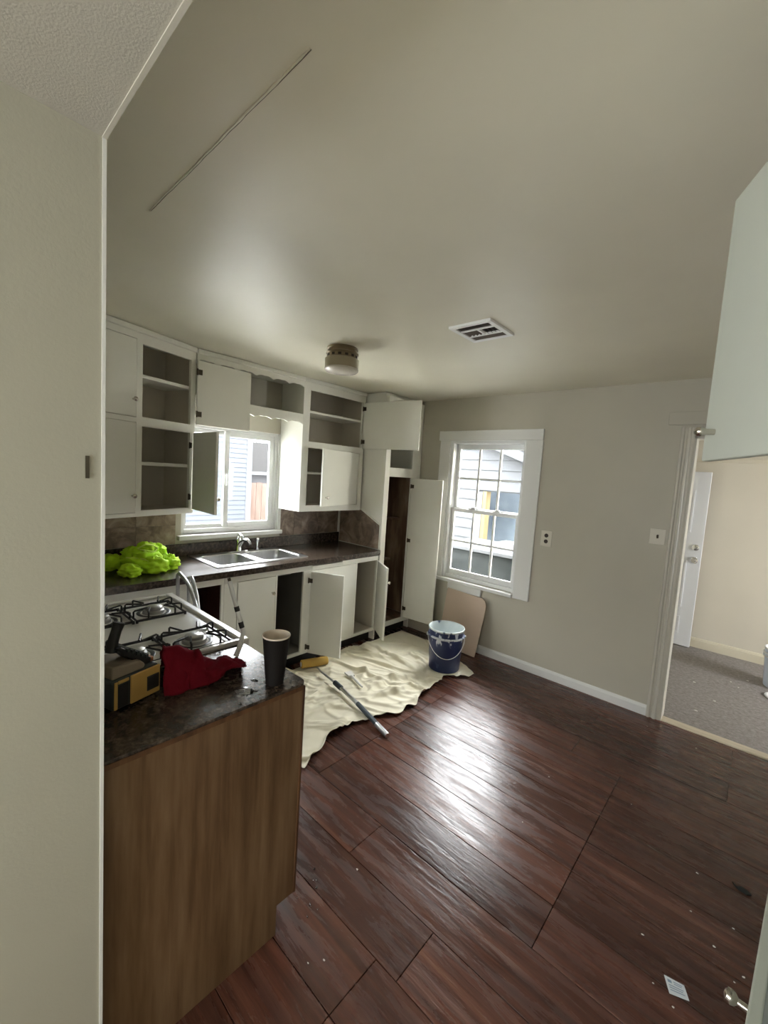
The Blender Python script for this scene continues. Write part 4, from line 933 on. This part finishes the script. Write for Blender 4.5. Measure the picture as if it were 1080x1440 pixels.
for (x, y) in ((3.30, 1.55), (3.36, 1.46), (3.22, .95), (3.05, 1.25), (3.42, 1.72), (3.12, .62)):
    m = chip_mesh(.009); m.v = [vv+Vector((x, y, FZ)) for vv in m.v]; m.build('lint_scrap', 'crumb', label='white scrap lying on the grey carpet', cat='scrap', group='scraps on the carpet')

# ================================================================== outside
B(-14, 12, -9, 16, -.55, -.45).build('ground', 'ground', kind='structure')
# house beyond the sink window
NX = -5.0; CY = 1.29
hs = thing('neighbor_house', (NX-1, -3, -.45), 'pale blue clapboard house wall beyond the sink window', 'house')
B(NX-2.5, NX-.02, -7.5, CY-.02, -.45, 3.6).build('wall', 'siding_blue', hs)
k = 0; z = -.40
while z < 3.5:
    MB().prism([(NX-.018, z), (NX+.020, z), (NX+.006, z+.100), (NX-.018, z+.100)], 'y', -7.4, CY-.12).build('siding_board', 'siding_blue', hs); z += .1
B(NX-.12, NX+.030, CY-.12, CY, -.45, 3.6).build('corner_board', 'siding', hs)
fn = thing('board_fence', (NX-.4, 2.4, -.45), 'pinkish cedar board fence past the house corner', 'fence')
for k in range(11):
    y0 = CY+.02+k*.145; hgt = 1.27+.012*random.uniform(-1, 1)
    B(NX-.30, NX-.28, y0, y0+.138, -.45, hgt).build('fence_board', 'fence', fn)
m = B(NX-.34, NX-.30, CY, CY+1.6, .0, .08); m.box(NX-.34, NX-.30, CY, CY+1.6, .9, .98); m.build('fence_rail', 'fence', fn)
fh = thing('distant_house', (-10, 4.6, -.45), 'grey roofed house far beyond the board fence', 'house')
B(-12.5, -9.6, 2.2, 9.0, -.45, 1.45).build('wall', mat_plain('distant_wall_grey', (.035, .035, .037), .9, 0, 0.0), fh)
MB().prism([(-9.35, 1.42), (-11.05, 2.55), (-12.75, 1.42)], 'y', 1.9, 9.3).build('roof', 'roof', fh)
B(-9.37, -9.30, 1.9, 9.3, 1.36, 1.46).build('gutter', 'siding', fh)
def tree(x, y, h, label, seed):
    random.seed(seed); o = thing('bare_tree', (x, y, -.45), label, 'tree')
    MB().tube([(x, y, -.45), (x+.1, y, h*.4), (x, y+.1, h)], [.16, .11, .05], 8).build('trunk', 'bark', o, smooth=True)
    for k in range(16):
        a = random.uniform(0, 2*PI); z0 = h*random.uniform(.35, .98); l = random.uniform(.8, 1.8)
        p = Vector((x+.05, y+.05, z0)); q = p+Vector((math.cos(a)*l, math.sin(a)*l, l*random.uniform(.4, .9))); m_ = p.lerp(q, .5)+Vector((0, 0, .12))
        bq = MB().tube([p, m_, q], [.035, .022, .010], 6); 
        for t in range(4):
            s_ = p.lerp(q, random.uniform(.3, .9)); e = s_+Vector((random.uniform(-.5, .5), random.uniform(-.5, .5), random.uniform(.1, .6))); bq.tube([s_, e], [.010, .004], 5)
        bq.build('branch', 'bark', o)
tree(-9.0, 3.2, 3.4, 'bare grey tree behind the board fence', 3)
tree(-14.5, 6.5, 4.4, 'bare grey tree behind the distant roof', 5)
random.seed(11)
# garage beyond the sash window: clapboard, framed opening, rake boards
gh = thing('neighbor_garage', (0, 3.1, -.45), 'white clapboard garage with a lumber framed dark opening beyond the sash window', 'garage')
GY = 3.0
m = MB(); m.box(-6, -.27, GY+.03, GY+.15, -.45, 2.9); m.box(-.27, 1.9, GY+.03, GY+.15, 1.47, 2.9); m.box(1.2, 1.9, GY+.03, GY+.15, -.45, 1.47); m.box(-.27, 1.2, GY+.03, GY+.15, -.45, .55)
m.build('wall', 'siding', gh)
z = -.41
while z < 2.75:
    x1 = -.385 if z < 1.44 else 1.9
    MB().prism([(GY+.028, z), (GY-.012, z), (GY+.012, z+.173), (GY+.028, z+.173)], 'x', -6, x1).build('siding_board', 'siding', gh); z += .173
B(-.385, -.27, GY-.02, GY+.03, -.45, 1.452).build('opening_casing', 'siding', gh)
B(-.27, -.20, GY-.01, GY+.14, .55, 1.466).build('opening_stud', 'lumber', gh)
B(-3.2, 1.2, GY+.9, GY+.95, .3, 2.0).build('interior_panel', mat_noise('garage_inside_grey', [(.3, (.05, .065, .085)), (.7, (.11, .135, .16))], (1, 1, 1), 2.5, 4, .8), gh)
B(-.20, 1.2, GY+.16, GY+.9, .45, .55).build('interior_ledge', mat_plain('garage_inside_ledge', (.25, .27, .24), .8), gh)
MB().prism([(-.6, 2.40), (1.9, 1.46), (1.9, 1.62), (-.6, 2.56)], 'y', GY-.30, GY-.02).build('rake_board', 'siding', gh)
MB().prism([(-.6, 2.56), (1.9, 1.62), (1.9, 1.70), (-.6, 2.64)], 'y', GY-.32, GY+.2).build('roof_edge', 'roof', gh)
# big grey box with white lid standing in the yard close to the sash window
yb_ = thing('utility_trailer', (.7, 2.0, -.45), 'dark grey metal box with a flat white lid outside the sash window', 'trailer')
B(-.15, 1.35, 1.72, 2.62, -.45, .640).build('box', 'greybox', yb_, bevel=.02)
B(-.22, 1.42, 1.66, 2.68, .642, .690).build('lid', 'siding', yb_, bevel=.008)
